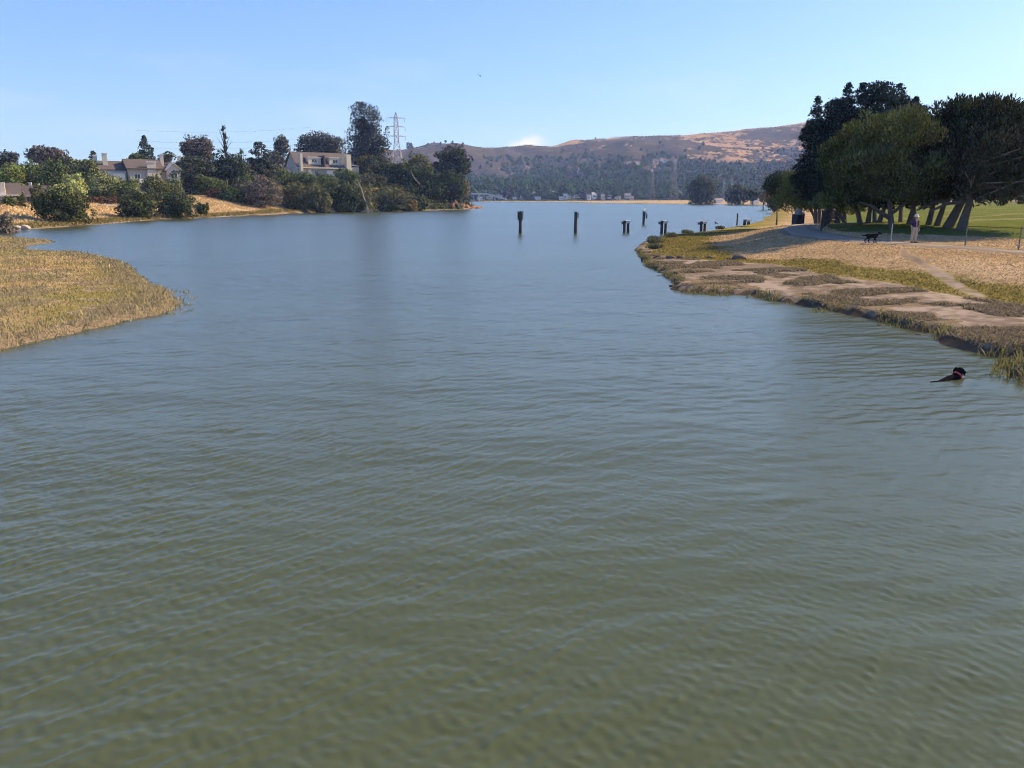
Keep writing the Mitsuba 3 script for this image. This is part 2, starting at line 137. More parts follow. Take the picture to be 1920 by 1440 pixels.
SHORE_BUILDINGS = [(-48.05, 1215.0, 6.44, 6.0, 4.0, 0.17), (-17.72, 1222.0, 5.52, 6.0, 6.0, -0.22), (33.21, 1229.0, 4.6, 6.0, 9.0, 0.05), (50.51, 1236.0, 6.44, 6.0, 6.0, 0.01), (62.26, 1243.0, 5.52, 6.0, 8.0, 0.27), (80.41, 1220.0, 5.52, 6.0, 8.0, -0.23), (91.38, 1227.0, 6.44, 6.0, 5.0, -0.16), (104.1, 1234.0, 5.52, 6.0, 9.0, 0.11), (130.87, 1241.0, 5.52, 6.0, 6.0, 0.02), (136.47, 1218.0, 4.6, 6.0, 8.0, 0.23), (146.94, 1225.0, 5.52, 6.0, 7.0, -0.03), (156.71, 1232.0, 5.52, 6.0, 5.0, -0.14), (167.4, 1239.0, 6.44, 6.0, 6.0, 0.45), (179.52, 1216.0, 6.44, 6.0, 5.0, -0.1), (-33.85, 1223.0, 9.2, 6.0, 5.0, -0.18), (-24.32, 1230.0, 7.36, 6.0, 5.0, -0.08), (-12.23, 1237.0, 8.28, 6.0, 4.0, -0.03), (-5.74, 1244.0, 6.44, 6.0, 3.0, -0.12), (4.02, 1221.0, 5.52, 6.0, 3.0, 0.13), (14.57, 1228.0, 5.52, 6.0, 4.0, 0.45), (24.42, 1235.0, 7.36, 6.0, 4.0, -0.2), (31.11, 1242.0, 10.12, 6.0, 8.0, 0.03), (38.56, 1219.0, 7.36, 6.0, 4.0, 0.23), (45.25, 1226.0, 8.28, 6.0, 5.0, 0.41), (56.88, 1233.0, 9.2, 6.0, 4.0, 0.5), (67.83, 1240.0, 7.36, 6.0, 7.0, -0.19), (73.79, 1217.0, 5.52, 6.0, 4.0, 0.13), (85.51, 1224.0, 6.44, 6.0, 5.0, 0.4), (97.36, 1231.0, 7.36, 6.0, 5.0, -0.26), (110.97, 1238.0, 7.36, 6.0, 8.0, 0.17), (115.31, 1215.0, 5.52, 6.0, 7.0, -0.16), (123.23, 1222.0, 6.44, 6.0, 9.0, 0.31), (133.65, 1229.0, 7.36, 6.0, 5.0, 0.45), (142.56, 1236.0, 8.28, 6.0, 6.0, 0.13), (153.2, 1243.0, 7.36, 6.0, 6.0, -0.29), (159.21, 1220.0, 8.28, 6.0, 4.0, -0.25), (174.68, 1227.0, 9.2, 6.0, 7.0, 0.03)]

# ---------------------------------------------------------------- helpers
def rgb(c):
    return {'type': 'rgb', 'value': list(c)}


def ss(a, b, x):
    t = np.clip((np.asarray(x, float) - a) / (b - a), 0, 1)
    return t * t * (3 - 2 * t)


def fb(x, y, scale, octaves=4, seed=0):
    x, y = np.broadcast_arrays(np.asarray(x, float), np.asarray(y, float))
    return meshkit.fbm(np.stack([x / scale, y / scale, np.zeros_like(x) + 0.37 * seed], -1), octaves, seed)


VC = {'type': 'mesh_attribute', 'name': 'vertex_color'}
scene['paint'] = {'type': 'twosided', 'bsdf': {'type': 'principled', 'base_color': VC, 'roughness': 0.8, 'specular': 0.12}}
scene['leaf'] = {'type': 'principledthin', 'base_color': VC, 'roughness': 0.6, 'spec_trans': 0.0, 'diff_trans': 0.5, 'eta': 1.05}
scene['blade'] = dict(scene['leaf'])
scene['leaf'] = {'type': 'principledthin', 'base_color': VC, 'roughness': 0.7, 'spec_trans': 0.0, 'diff_trans': 0.25, 'eta': 1.02}
scene['bark'] = {'type': 'twosided', 'bsdf': {'type': 'diffuse', 'reflectance': VC}}
scene['window_glass'] = {'type': 'twosided', 'bsdf': {'type': 'principled', 'base_color': rgb((0.03, 0.035, 0.045)), 'roughness': 0.08, 'specular': 0.6}}


def key_for(name):
    if name not in labels and name not in scene and not any(k.startswith(name + '__') for k in USED):
        USED.add(name)
        return name
    i = 1
    while f'{name}_{i:03d}' in USED:
        i += 1
    USED.add(f'{name}_{i:03d}')
    return f'{name}_{i:03d}'


USED = set()


def numbered(parent, part):
    k, i = f'{parent}__{part}', 1
    while k in scene:
        k = f'{parent}__{part}_{i:03d}'
        i += 1
    return k


def thing(name, label, cat, group=None, kind=None):
    if name in USED:
        i = 1
        while f'{name}_{i:03d}' in USED:
            i += 1
        name = f'{name}_{i:03d}'
    USED.add(name)
    labels[name] = {'label': label, 'category': cat}
    if group:
        labels[name]['group'] = group
    if kind:
        labels[name]['kind'] = kind
    return name


def put(key, v, f, col, bsdf='paint', smooth=False):
    """One entry of the scene: vertices, triangles and a colour (one, or one per vertex)."""
    v, f = np.asarray(v, float), np.asarray(f, int)
    col = np.asarray(col, float)
    if col.ndim == 1:
        col = np.tile(col, (len(v), 1))
    scene[key] = mikit.ply((v, f), bsdf, smooth=smooth, color=col)
    return key


def part(parent, name, mb, bsdf='paint', smooth=False):
    k = numbered(parent, name)
    put(k, *mb.arrays(), bsdf, smooth)
    return k


class MB:
    """Collects boxes, prisms and tubes; each piece has a colour."""

    def __init__(self):
        self.v, self.f, self.c, self.n = [], [], [], 0

    def add(self, v, f, col):
        v = np.asarray(v, float)
        self.v.append(v)
        self.f.append(np.asarray(f, int) + self.n)
        col = np.asarray(col, float)
        self.c.append(np.tile(col, (len(v), 1)) if col.ndim == 1 else col)
        self.n += len(v)
        return self

    def box(self, x0, x1, y0, y1, z0, z1, col):
        v = [[x, y, z] for z in (z0, z1) for y in (y0, y1) for x in (x0, x1)]
        f = [[0, 2, 1], [1, 2, 3], [4, 5, 6], [5, 7, 6], [0, 1, 4], [1, 5, 4], [2, 6, 3], [3, 6, 7], [0, 4, 2], [2, 4, 6], [1, 3, 5], [3, 7, 5]]
        return self.add(v, f, col)

    def gable(self, x0, x1, y0, y1, z0, z1, col, axis='x', t=0.25):
        """A gable roof slab of thickness t, ridge along the axis, eaves at z0, ridge at z1."""
        if axis == 'x':
            ym = (y0 + y1) / 2
            prof = [(y0, z0), (ym, z1), (y1, z0), (y1, z0 - t), (ym, z1 - t), (y0, z0 - t)]
            v = [[x, p, q] for x in (x0, x1) for p, q in prof]
        else:
            xm = (x0 + x1) / 2
            prof = [(x0, z0), (xm, z1), (x1, z0), (x1, z0 - t), (xm, z1 - t), (x0, z0 - t)]
            v = [[p, y, q] for y in (y0, y1) for p, q in prof]
        f = []
        for i in range(6):
            j = (i + 1) % 6
            f += [[i, j, 6 + j], [i, 6 + j, 6 + i]]
        f += [[0, 1, 4], [0, 4, 5], [1, 2, 3], [1, 3, 4], [6, 10, 7], [6, 11, 10], [7, 9, 8], [7, 10, 9]]
        return self.add(v, f, col)

    def gable_wall(self, x0, x1, y0, y1, z0, z1, z2, col, axis='x'):
        """A house body: walls from z0 to the eaves z1 with gable ends up to z2."""
        self.box(x0, x1, y0, y1, z0, z1, col)
        if axis == 'x':
            ym = (y0 + y1) / 2
            v = [[x, p, q] for x in (x0, x1) for p, q in ((y0, z1), (y1, z1), (ym, z2))]
        else:
            xm = (x0 + x1) / 2
            v = [[p, y, q] for y in (y0, y1) for p, q in ((x0, z1), (x1, z1), (xm, z2))]
        return self.add(v, [[0, 1, 2], [3, 5, 4], [0, 2, 5], [0, 5, 3], [1, 4, 5], [1, 5, 2]], col)

    def tube(self, pts, rad, col, sides=6, cap=True):
        v, f = tube(pts, rad, sides, cap)
        return self.add(v, f, col)

    def arrays(self):
        return np.vstack(self.v), np.vstack(self.f), np.vstack(self.c)

    def placed(self, x, y, z, yaw=0.0, s=1.0):
        c, sn = math.cos(yaw), math.sin(yaw)
        R = np.array([[c, -sn, 0], [sn, c, 0], [0, 0, 1]])
        self.v = [a * s @ R.T + [x, y, z] for a in self.v]
        return self


def tube(pts, rad, sides=6, cap=True):
    p = np.asarray(pts, float)
    rad = np.broadcast_to(np.asarray(rad, float), (len(p),))
    t = np.gradient(p, axis=0)
    t /= np.linalg.norm(t, axis=1, keepdims=True) + 1e-12
    a = np.cross(t, np.where(np.abs(t[:, 2:]) < 0.9, [0, 0, 1.0], [1.0, 0, 0]))
    a /= np.linalg.norm(a, axis=1, keepdims=True) + 1e-12
    b = np.cross(t, a)
    ang = np.arange(sides) * 2 * np.pi / sides
    v = (p[:, None] + rad[:, None, None] * (np.cos(ang)[None, :, None] * a[:, None] + np.sin(ang)[None, :, None] * b[:, None])).reshape(-1, 3)
    i, j = np.meshgrid(np.arange(len(p) - 1), np.arange(sides), indexing='ij')
    q = np.stack([i * sides + j, i * sides + (j + 1) % sides, (i + 1) * sides + (j + 1) % sides, (i + 1) * sides + j], -1).reshape(-1, 4)
    f = np.vstack([q[:, [0, 1, 2]], q[:, [0, 2, 3]]])
    if cap:
        n = len(v)
        v = np.vstack([v, p[:1], p[-1:]])
        k = np.arange(sides)
        e = (len(p) - 1) * sides
        f = np.vstack([f, np.stack([k * 0 + n, (k + 1) % sides, k], 1), np.stack([k * 0 + n + 1, e + k, e + (k + 1) % sides], 1)])
    return v, f


def unit(a):
    return a / (np.linalg.norm(a, axis=-1, keepdims=True) + 1e-12)


# ---------------------------------------------------------------- terrain
MAIN = shapely.Polygon([(12.2, 18.9), (13.3, 19.4), (13.6, 20.0), (12.57, 20.5), (12.37, 21.42), (12.46, 22.42), (12.72, 23.81), (12.41, 24.52), (12.22, 25.95), (12.01, 27.54), (11.85, 29.05), (11.26, 30.73),
    (10.55, 32.42), (10.04, 33.72), (7.98, 34.71), (7.37, 35.75), (7.99, 37.57), (8.11, 40.1), (8.42, 43.94), (8.34, 47.42), (8.78, 52.38), (9.14, 57.36), (9.83, 63.37), (11.47, 71.59), (15.76, 84.51), (17.73, 88.17),
    (20.85, 92.16), (27.63, 106.61), (36.9, 126.36), (48.48, 155.01), (61.63, 193.99), (77.12, 238.98), (104.23, 327.37), (150.13, 478.9), (162.64, 518.88), (151.59, 604.68), (128.4, 648.84), (106.34, 732.93),
    (72.0, 800.0), (75.85, 958.73), (29.88, 1133.22), (-55.31, 1198.65), (-400, 1260), (-2500, 1300), (-2500, 6000), (5000, 6000), (5000, -60), (22, -60), (14, 6), (12.6, 13.0), (11.75, 16.2), (11.45, 17.8)])
MARSH = shapely.Polygon([(-13.95, 19.2), (-13.89, 21.03), (-13.6, 21.99), (-13.33, 23.15), (-13.16, 24.84), (-12.85, 26.54), (-12.61, 28.07), (-12.94, 30.25), (-14.06, 32.42), (-15.65, 35.33), (-18.65, 40.1), (-20.99, 43.94),
    (-24.02, 49.37), (-28.06, 54.76), (-32.0, 59.04), (-34.64, 60.22), (-37.77, 62.07), (-42.24, 69.15), (-43.6, 76.07), (-50.28, 81.14), (-54.03, 84.51), (-70, 88), (-140, 92), (-160, -60), (-22, -60), (-15.5, 8), (-14.3, 15)])
SHORE = shapely.Polygon([(-64.66, 101.32), (-65.46, 104.79), (-65.44, 114.58), (-66.44, 131.78), (-69.53, 159.01), (-65.74, 177.29), (-63.0, 206.99), (-58.01, 243.68), (-51.99, 253.67), (-43.6, 255.5), (-29.88, 282.6),
    (-17.3, 327.37), (-13.29, 365.99), (-22, 400), (-60, 460), (-400, 620), (-2500, 900), (-2500, 90), (-140, 93), (-75, 96)])


def signed(poly, x, y):
    p = shapely.points(np.asarray(x, float), np.asarray(y, float))
    d = shapely.distance(poly.exterior, p)
    shapely.prepare(poly)
    return np.where(shapely.contains(poly, p), d, -d)


def dists(x, y):
    wig = (fb(x, y, 2.2, 3, 1) - 0.5) * 1.3 * ss(150, 90, y) + (fb(x, y, 25, 3, 2) - 0.5) * 6 * ss(120, 200, y)
    return signed(MAIN, x, y) + wig, signed(MARSH, x, y) + wig * 0.8, signed(SHORE, x, y) + wig


def height(x, y, d=None):
    x, y = np.asarray(x, float), np.asarray(y, float)
    s1, s2, s3 = d if d is not None else dists(x, y)
    near = ss(120, 90, y)
    rough = fb(x, y, 0.9, 3, 4) - 0.5
    h1n = 0.26 * ss(-0.15, 0.35, s1) + 0.14 * ss(0.3, 4, s1) + 0.8 * ss(5.5, 13.5, s1) + rough * 0.10 * ss(0.2, 1.0, s1)
    h1n = h1n + 0.88 * np.exp(-((x - 36) / 12) ** 2 - ((y - 69) / 15) ** 2) + 0.7 * ss(24, 40, s1) * ss(46, 66, y) * ss(30, 36, x)
    h1f = 0.30 * ss(-0.5, 1.5, s1) + 0.8 * ss(2, 20, s1) + 0.85 * ss(24, 40, s1) * ss(400, 250, y) + 1.2 * ss(60, 260, s1)
    h1 = h1n * near + h1f * (1 - near)
    h2 = 0.22 * ss(-0.1, 0.4, s2) + 0.14 * ss(0.5, 5, s2) + rough * 0.12 * ss(0.1, 1, s2)
    h3 = 0.3 * ss(-0.3, 0.8, s3) + 0.2 * ss(1, 6, s3) + 2.5 * ss(4, 20, s3) + 1.6 * ss(22, 80, s3) + 9.0 * np.exp(-((x + 66) / 46) ** 2 - ((y - 350) / 62) ** 2) * ss(2, 34, s3) + rough * 0.2 * ss(0.2, 2, s3)
    h3 = h3 + 2.2 * np.exp(-((x + 105) / 34) ** 2 - ((y - 232) / 30) ** 2)
    s = np.maximum(np.maximum(s1, s2), s3)
    out = -0.95 * ss(0.0, 3.0, -s) - 0.03
    z = np.where(s1 >= s2, np.where(s1 >= s3, h1, h3), np.where(s2 >= s3, h2, h3))
    return np.where(s > -0.6, np.maximum(z, 0) * 1.0 + out, out)


def grid(xs, ys):
    X, Y = np.meshgrid(xs, ys)
    n, m = X.shape
    i = np.arange(n * m).reshape(n, m)
    q = np.stack([i[:-1, :-1], i[:-1, 1:], i[1:, 1:], i[1:, :-1]], -1).reshape(-1, 4)
    return X.ravel(), Y.ravel(), q


def compact(v, f, *more):
    used = np.unique(f)
    lut = np.full(len(v), -1)
    lut[used] = np.arange(len(used))
    return (v[used], lut[f]) + tuple(m[used] for m in more)


def ground_fn(p, n, uv):
    """Dry grass; uv.x: 0 dry, 1 olive, 2 watered lawn; uv.y: 0 grass, 1 bare mud, 2 brown marsh plants, 3 wet mud."""
    a = mikit.fbm(p.x * 0.23, p.y * 0.23, 1.0, octaves=4)
    b = mikit.fbm(p.x * 2.7, p.y * 2.7, 5.0, octaves=3)
    c = mikit.noise(p.x * 14, p.y * 14, 9.0)
    dry = mikit.mix((0.31, 0.228, 0.13), (0.47, 0.365, 0.23), mikit.smoothstep(0.25, 0.75, 0.55 * a + 0.3 * b + 0.15 * c))
    olive = mikit.mix((0.17, 0.15, 0.045), (0.27, 0.225, 0.08), 0.5 * b + 0.5 * c)
    lawn = mikit.mix(mikit.mix((0.085, 0.118, 0.030), (0.14, 0.165, 0.050), 0.6 * b + 0.4 * c), (0.22, 0.19, 0.09), mikit.smoothstep(0.58, 0.75, a))
    mud = mikit.mix((0.18, 0.147, 0.118), (0.32, 0.272, 0.225), mikit.smoothstep(0.42, 0.66, 0.6 * a + 0.4 * b))
    plants = mikit.mix((0.15, 0.12, 0.08), (0.26, 0.21, 0.145), 0.4 * b + 0.6 * c)
    g = mikit.smoothstep(0.25, 0.75, uv.x + (b - 0.5) * 0.5 + (a - 0.5) * 0.8)
    l = mikit.smoothstep(1.3, 1.7, uv.x)
    m = mikit.smoothstep(0.3, 0.7, uv.y + (b - 0.5) * 0.5)
    w = mikit.smoothstep(1.3, 1.7, uv.y + (b - 0.5) * 0.5)
    col = mikit.mix(dry, olive, g)
    col = mikit.mix(col, lawn, l)
    col = mikit.mix(col, mud, m)
    col = mikit.mix(col, plants, w)
    return mikit.mix(col, mikit.mix((0.06, 0.047, 0.037), (0.12, 0.092, 0.07), b), mikit.smoothstep(2.3, 2.7, uv.y + (b - 0.5) * 0.4))


scene['ground_mat'] = {'type': 'twosided', 'bsdf': {'type': 'diffuse', 'reflectance': mikit.proc(ground_fn)}}

PATH = np.array([(29.6, 38.0), (27.9, 42.3), (26.9, 45.6), (25.6, 48.6), (24.3, 51.0), (23.3, 54.0), (22.9, 57.8), (23.0, 63.0), (24.6, 69.5), (27.8, 77.0), (35.4, 96.4), (44.7, 117.4), (62, 158), (93, 229)])
TRAIL = np.array([(23.3, 47.2), (20.9, 42.6), (19.2, 35.8), (17.8, 30.1), (16.8, 25.9), (16.4, 21.5), (17.0, 15)])
PATH_LINE, TRAIL_LINE = shapely.LineString(PATH), shapely.LineString(TRAIL)
MUD_FRINGE = 6.2


def zones(x, y, d):
    """Ground-cover masks (see ground_fn)."""
    s1, s2, s3 = d
    u, v = np.zeros_like(x), np.zeros_like(x)
    near = ss(110, 85, y)
    main = (s1 >= s2) & (s1 >= s3)
    n1, n2 = fb(x, y, 1.6, 3, 11), fb(x, y, 6, 3, 12)
    width = MUD_FRINGE * (0.35 + 0.65 * ss(52, 44, y)) * (0.25 + 0.75 * ss(58, 49, y)) + (n2 - 0.5) * 3
    green = np.exp(-((s1 - width - 1.3) / 1.6) ** 2) * near + ss(46, 56, y) * np.exp(-((s1 - 3.5) / 3.0) ** 2) * near + 0.75 * ss(80, 110, y) * ss(9, 2, s1)
    u = np.where(main, np.clip(green, 0, 1), u)
    px = np.interp(y, PATH[:, 1], PATH[:, 0])
    lawn = (x > px + 2.6 + 9.0 * ss(64, 48, y) + (n2 - 0.5) * 2.5 * ss(62, 54, y)) & (y > 34) & (y < 620) & (s1 > 12) & ((y < 120) | (x > 0.40 * y))
    u = np.where(main & lawn, 2.0, u)
    v = np.where(main, ss(width + 0.4, width - 0.4, s1) * near, v)
    n3 = fb(x, y, 0.8, 3, 13)
    mat = (0.7 * n1 + 0.3 * n3 > 0.51 + 0.05 * ss(0.5, 0.85, s1 / np.maximum(width, 0.1)) - 0.07 * ss(0.55, 0.25, s1 / np.maximum(width, 0.1)) + 0.3 * (s1 < 0.35))
    v = np.where(main & (v > 0.5) & mat, 2.0, v)
    v = np.where(main & (s1 < 1.1) & (y < 31) & (n3 > 0.36), 2.0, v)
    v = np.where(main & (s1 < 0.12 + 0.4 * (n3 - 0.4)) & (near > 0.5), 3.0, v)
    p = shapely.points(x, y)
    v = np.maximum(v, np.where(main, 0.62 * ss(0.5, 0.15, shapely.distance(TRAIL_LINE, p) + (n1 - 0.5) * 0.5), 0))
    v = np.maximum(v, np.where(main, 0.6 * ss(1.9, 1.4, shapely.distance(PATH_LINE, p)) * ss(130, 90, y), 0))
    v = np.where(main & (y > 300) & (s1 < 1.6 + 4 * (n2 - 0.4)), 3.0, v)
    u = np.where(main & (y > 300) & (u < 1.5), np.clip(u + 1.6 * (fb(x, y * 0.4, 14, 3, 14) - 0.42), 0, 1), u)
    mm = (s2 > s1) & (s2 > s3)
    u = np.where(mm, np.clip(0.15 + 1.3 * (n2 - 0.42) + 0.25 * ss(5, 0.5, s2), 0, 1), u)
    v = np.where(mm & ((n1 < 0.42) | (s2 < 0.8)), 2.0, v)
    left = (s3 >= s1) & (s3 >= s2)
    u = np.where(left, np.clip(0.85 * ss(7, 2.5, s3) + ss(24, 34, s3) * 0.7, 0, 1), u)
    v = np.where(left & (s3 < 0.9), 2.0, v)
    v = np.where(left & (s3 < 0.25), 3.0, v)
    v = np.where(left & (y > 300) & (s3 < 5), 0.85, v)
    return u, v


xs = np.concatenate([np.arange(-150, -60, 2.0), np.arange(-60, -10, 0.42), np.arange(-10, 5, 2.5), np.arange(5, 44, 0.3), np.arange(44, 150.1, 2.0)])
ys = np.concatenate([np.arange(-20, 12, 2.0), np.arange(12, 66, 0.34), np.arange(66, 140, 0.8), [140.0]])
X, Y, Q = grid(xs, ys)
D = dists(X, Y)
Z = height(X, Y, D)
U, V = zones(X, Y, D)
Q = Q[(Z[Q] > -0.75).any(1)]
qs = [D[k][Q].mean(1) for k in range(3)]
lawn_q = (U[Q] > 1.5).all(1)
for name, mask, label in (
        ('marsh', (qs[1] >= qs[0]) & (qs[1] >= qs[2]), 'flat salt marsh with golden and rusty grass on the left bank of the creek'),
        ('bank', (qs[0] > qs[1]) & (qs[0] >= qs[2]) & ~lawn_q, 'creek bank with mud, olive fringe and dry tan grass on the right'),
        ('lawn', (qs[0] > qs[1]) & (qs[0] >= qs[2]) & lawn_q, 'watered green lawn behind the grove'),
        ('meadow', (qs[2] > qs[0]) & (qs[2] > qs[1]), 'dry tan grass slope across the inlet on the far left')):
    q = Q[mask]
    v, f, uv = compact(np.stack([X, Y, Z], 1), q, np.stack([U, V], 1))
    key = thing(name, label, {'marsh': 'marsh', 'bank': 'river bank', 'lawn': 'lawn', 'meadow': 'grass slope'}[name], kind='structure')
    scene[key] = mikit.ply((v, f), 'ground_mat', smooth=True, uv=uv)

xs = np.concatenate([np.arange(-700, -160, 30.0), np.arange(-160, 220, 3.0), np.arange(220, 900, 20.0)])
ys = np.concatenate([np.arange(140, 420, 2.5), np.arange(420, 1290, 8.0)])
X, Y, Q = grid(xs, ys)
D = dists(X, Y)
Z = height(X, Y, D)
U, V = zones(X, Y, D)
Q = Q[(Z[Q] > -0.8).any(1)]
qs = [D[k][Q].mean(1) for k in range(3)]
lawn_q = (U[Q] > 1.5).all(1)
for name, mask, label, cat in (
        ('shore', (qs[0] > qs[1]) & (qs[0] >= qs[2]) & ~lawn_q, 'flat tan marsh shore running to the far end of the bay', 'shore'),
        ('lawn__far_lawn', (qs[0] > qs[1]) & (qs[0] >= qs[2]) & lawn_q, None, None),
        ('knoll', ~((qs[0] > qs[1]) & (qs[0] >= qs[2])), 'wooded knoll with a reddish cliff at the water', 'knoll')):
    v, f, uv = compact(np.stack([X, Y, Z], 1), Q[mask], np.stack([U, V], 1))
    key = thing(name, label, cat, kind='structure') if label else name
    scene[key] = mikit.ply((v, f), 'ground_mat', smooth=True, uv=uv)


def ribbon(line, width, step, lift, rng_seed):
    L = shapely.LineString(line)
    t = np.arange(0, L.length, step)
    p = np.array([L.interpolate(s).coords[0] for s in t])
    for _ in range(6):
        p[1:-1] = (p[:-2] + 2 * p[1:-1] + p[2:]) / 4
    tan = unit(np.gradient(p, axis=0))
    nor = np.stack([-tan[:, 1], tan[:, 0]], 1)
    k = np.linspace(-0.5, 0.5, 9)
    edge = 1 + 0.10 * (fb(t, t * 0, 1.1, 3, rng_seed)[:, None] - 0.5)
    w = np.stack([p[:, None, i] + nor[:, None, i] * k[None] * width * edge for i in (0, 1)], -1)
    z = height(w[..., 0].ravel(), w[..., 1].ravel()).reshape(w.shape[:2])
    zc = z.max(1)
    for _ in range(20):
        zc[1:-1] = (zc[:-2] + zc[1:-1] * 2 + zc[2:]) / 4
    z[1:-1] = np.maximum(np.maximum(z[:-2], z[1:-1]), z[2:])
    z = z + lift * 0.7 - 0.12 * (np.abs(k) > 0.49)[None]
    n, m = z.shape
    i = np.arange(n * m).reshape(n, m)
    q = np.stack([i[:-1, 1:], i[:-1, :-1], i[1:, :-1], i[1:, 1:]], -1).reshape(-1, 4)
    return np.concatenate([w, z[..., None]], -1).reshape(-1, 3), np.vstack([q[:, [0, 1, 2]], q[:, [0, 2, 3]]])


def path_fn(p, n, uv):
    a, c = mikit.fbm(p.x * 0.6, p.y * 0.6, 3.0, octaves=3), mikit.noise(p.x * 22, p.y * 22, 1.0)
    return mikit.mix((0.25, 0.215, 0.17), (0.35, 0.30, 0.24), 0.6 * a + 0.4 * c)


scene['path_mat'] = {'type': 'twosided', 'bsdf': {'type': 'diffuse', 'reflectance': mikit.proc(path_fn)}}
v, f = ribbon(PATH, 2.5, 0.5, 0.05, 3)
key = thing('footpath', 'pale paved footpath running from the right edge past the grove', 'path', kind='structure')
scene[key] = mikit.ply((v, f), 'path_mat', smooth=True)
v, f = ribbon([(-96, 160), (-86, 168.5), (-78, 177), (-73, 190)], 5.5, 1.5, 0.12, 4)
key = thing('road', 'short grey stretch of road above the dry grass slope', 'road', kind='structure')
scene[key] = mikit.ply((v, f), 'path_mat', smooth=True)

# hills
HP = np.array(HILL_POINTS)
RBF = RBFInterpolator(HP[:, :2] / 1000, HP[:, 2], kernel='thin_plate_spline', smoothing=1e-4)


def hill_height(x, y):
    x, y = np.asarray(x, float), np.asarray(y, float)
    z = RBF(np.stack([x.ravel(), y.ravel()], 1) / 1000).reshape(x.shape)
    up = ss(1230, 1700, y)
    spur = np.abs(fb(x + 0.25 * y, y * 0.45, 260, 4, 21) - 0.5) * 2
    top = 1 - 0.80 * np.exp(-((y - 2850) / 330) ** 2)
    z = z + up * top * (spur - 0.30) * 74 + up * (fb(x, y, 60, 3, 22) - 0.5) * 6
    return -3 + (z + 3) * ss(1160, 1245, y)


xs = np.concatenate([np.arange(-1500, -700, 60.0), np.arange(-700, 1900, 14.0), np.arange(1900, 3400, 60.0)])
ys = np.concatenate([np.arange(1158, 2000, 13.0), np.arange(2000, 3200, 17.0), np.arange(3200, 3900, 70.0)])
X, Y, Q = grid(xs, ys)
Z = hill_height(X, Y)
G = Z.reshape(len(ys), len(xs))
SPUR = np.abs(fb(X + 0.25 * Y, Y * 0.45, 260, 4, 21) - 0.5) * 2
ridge = np.clip(0.75 * ss(2450, 2850, Y) + 0.9 * ss(0.25, 0.6, SPUR) * ss(1800, 2300, Y), 0, 1.5)


def hills_fn(p, n, uv):
    a = mikit.fbm(p.x * 0.006, p.y * 0.0035, 2.0, octaves=4)
    b = mikit.fbm(p.x * 0.035, p.y * 0.022, 4.0, octaves=4)
    c = mikit.noise(p.x * 0.16, p.y * 0.1, 7.0)
    brush = mikit.mix((0.040, 0.043, 0.029), (0.108, 0.086, 0.066), 0.55 * b + 0.45 * c)
    tan = mikit.mix((0.30, 0.185, 0.10), (0.44, 0.29, 0.16), b)
    t = mikit.smoothstep(0.575, 0.635, 0.5 * a + 0.3 * b + 0.2 * c + 0.07 * uv.x)
    return mikit.mix(mikit.mix(brush, tan, t), mikit.mix((0.035, 0.048, 0.024), (0.06, 0.075, 0.038), c), mikit.smoothstep(0.35, 0.65, uv.y + (b - 0.5) * 0.4))


scene['hills_mat'] = {'type': 'twosided', 'bsdf': {'type': 'diffuse', 'reflectance': mikit.proc(hills_fn)}}
key = thing('hills', 'long hazy ridge of brown grass and dark brush behind the bay', 'hills', kind='structure')
scene[key] = mikit.ply((np.stack([X, Y, Z], 1), Q), 'hills_mat', smooth=True, uv=np.stack([ridge, ss(1990, 1850, Y) * (1 - np.clip(1.6 * (np.exp(-((X - 0.195 * Y) / 55) ** 2 - ((Y - 1420) / 70) ** 2) + np.exp(-((X - 0.19 * Y) / 42) ** 2 - ((Y - 1620) / 26) ** 2) + np.exp(-((X - 0.205 * Y) / 20) ** 2 - ((Y - 1740) / 60) ** 2)), 0, 1))], 1))


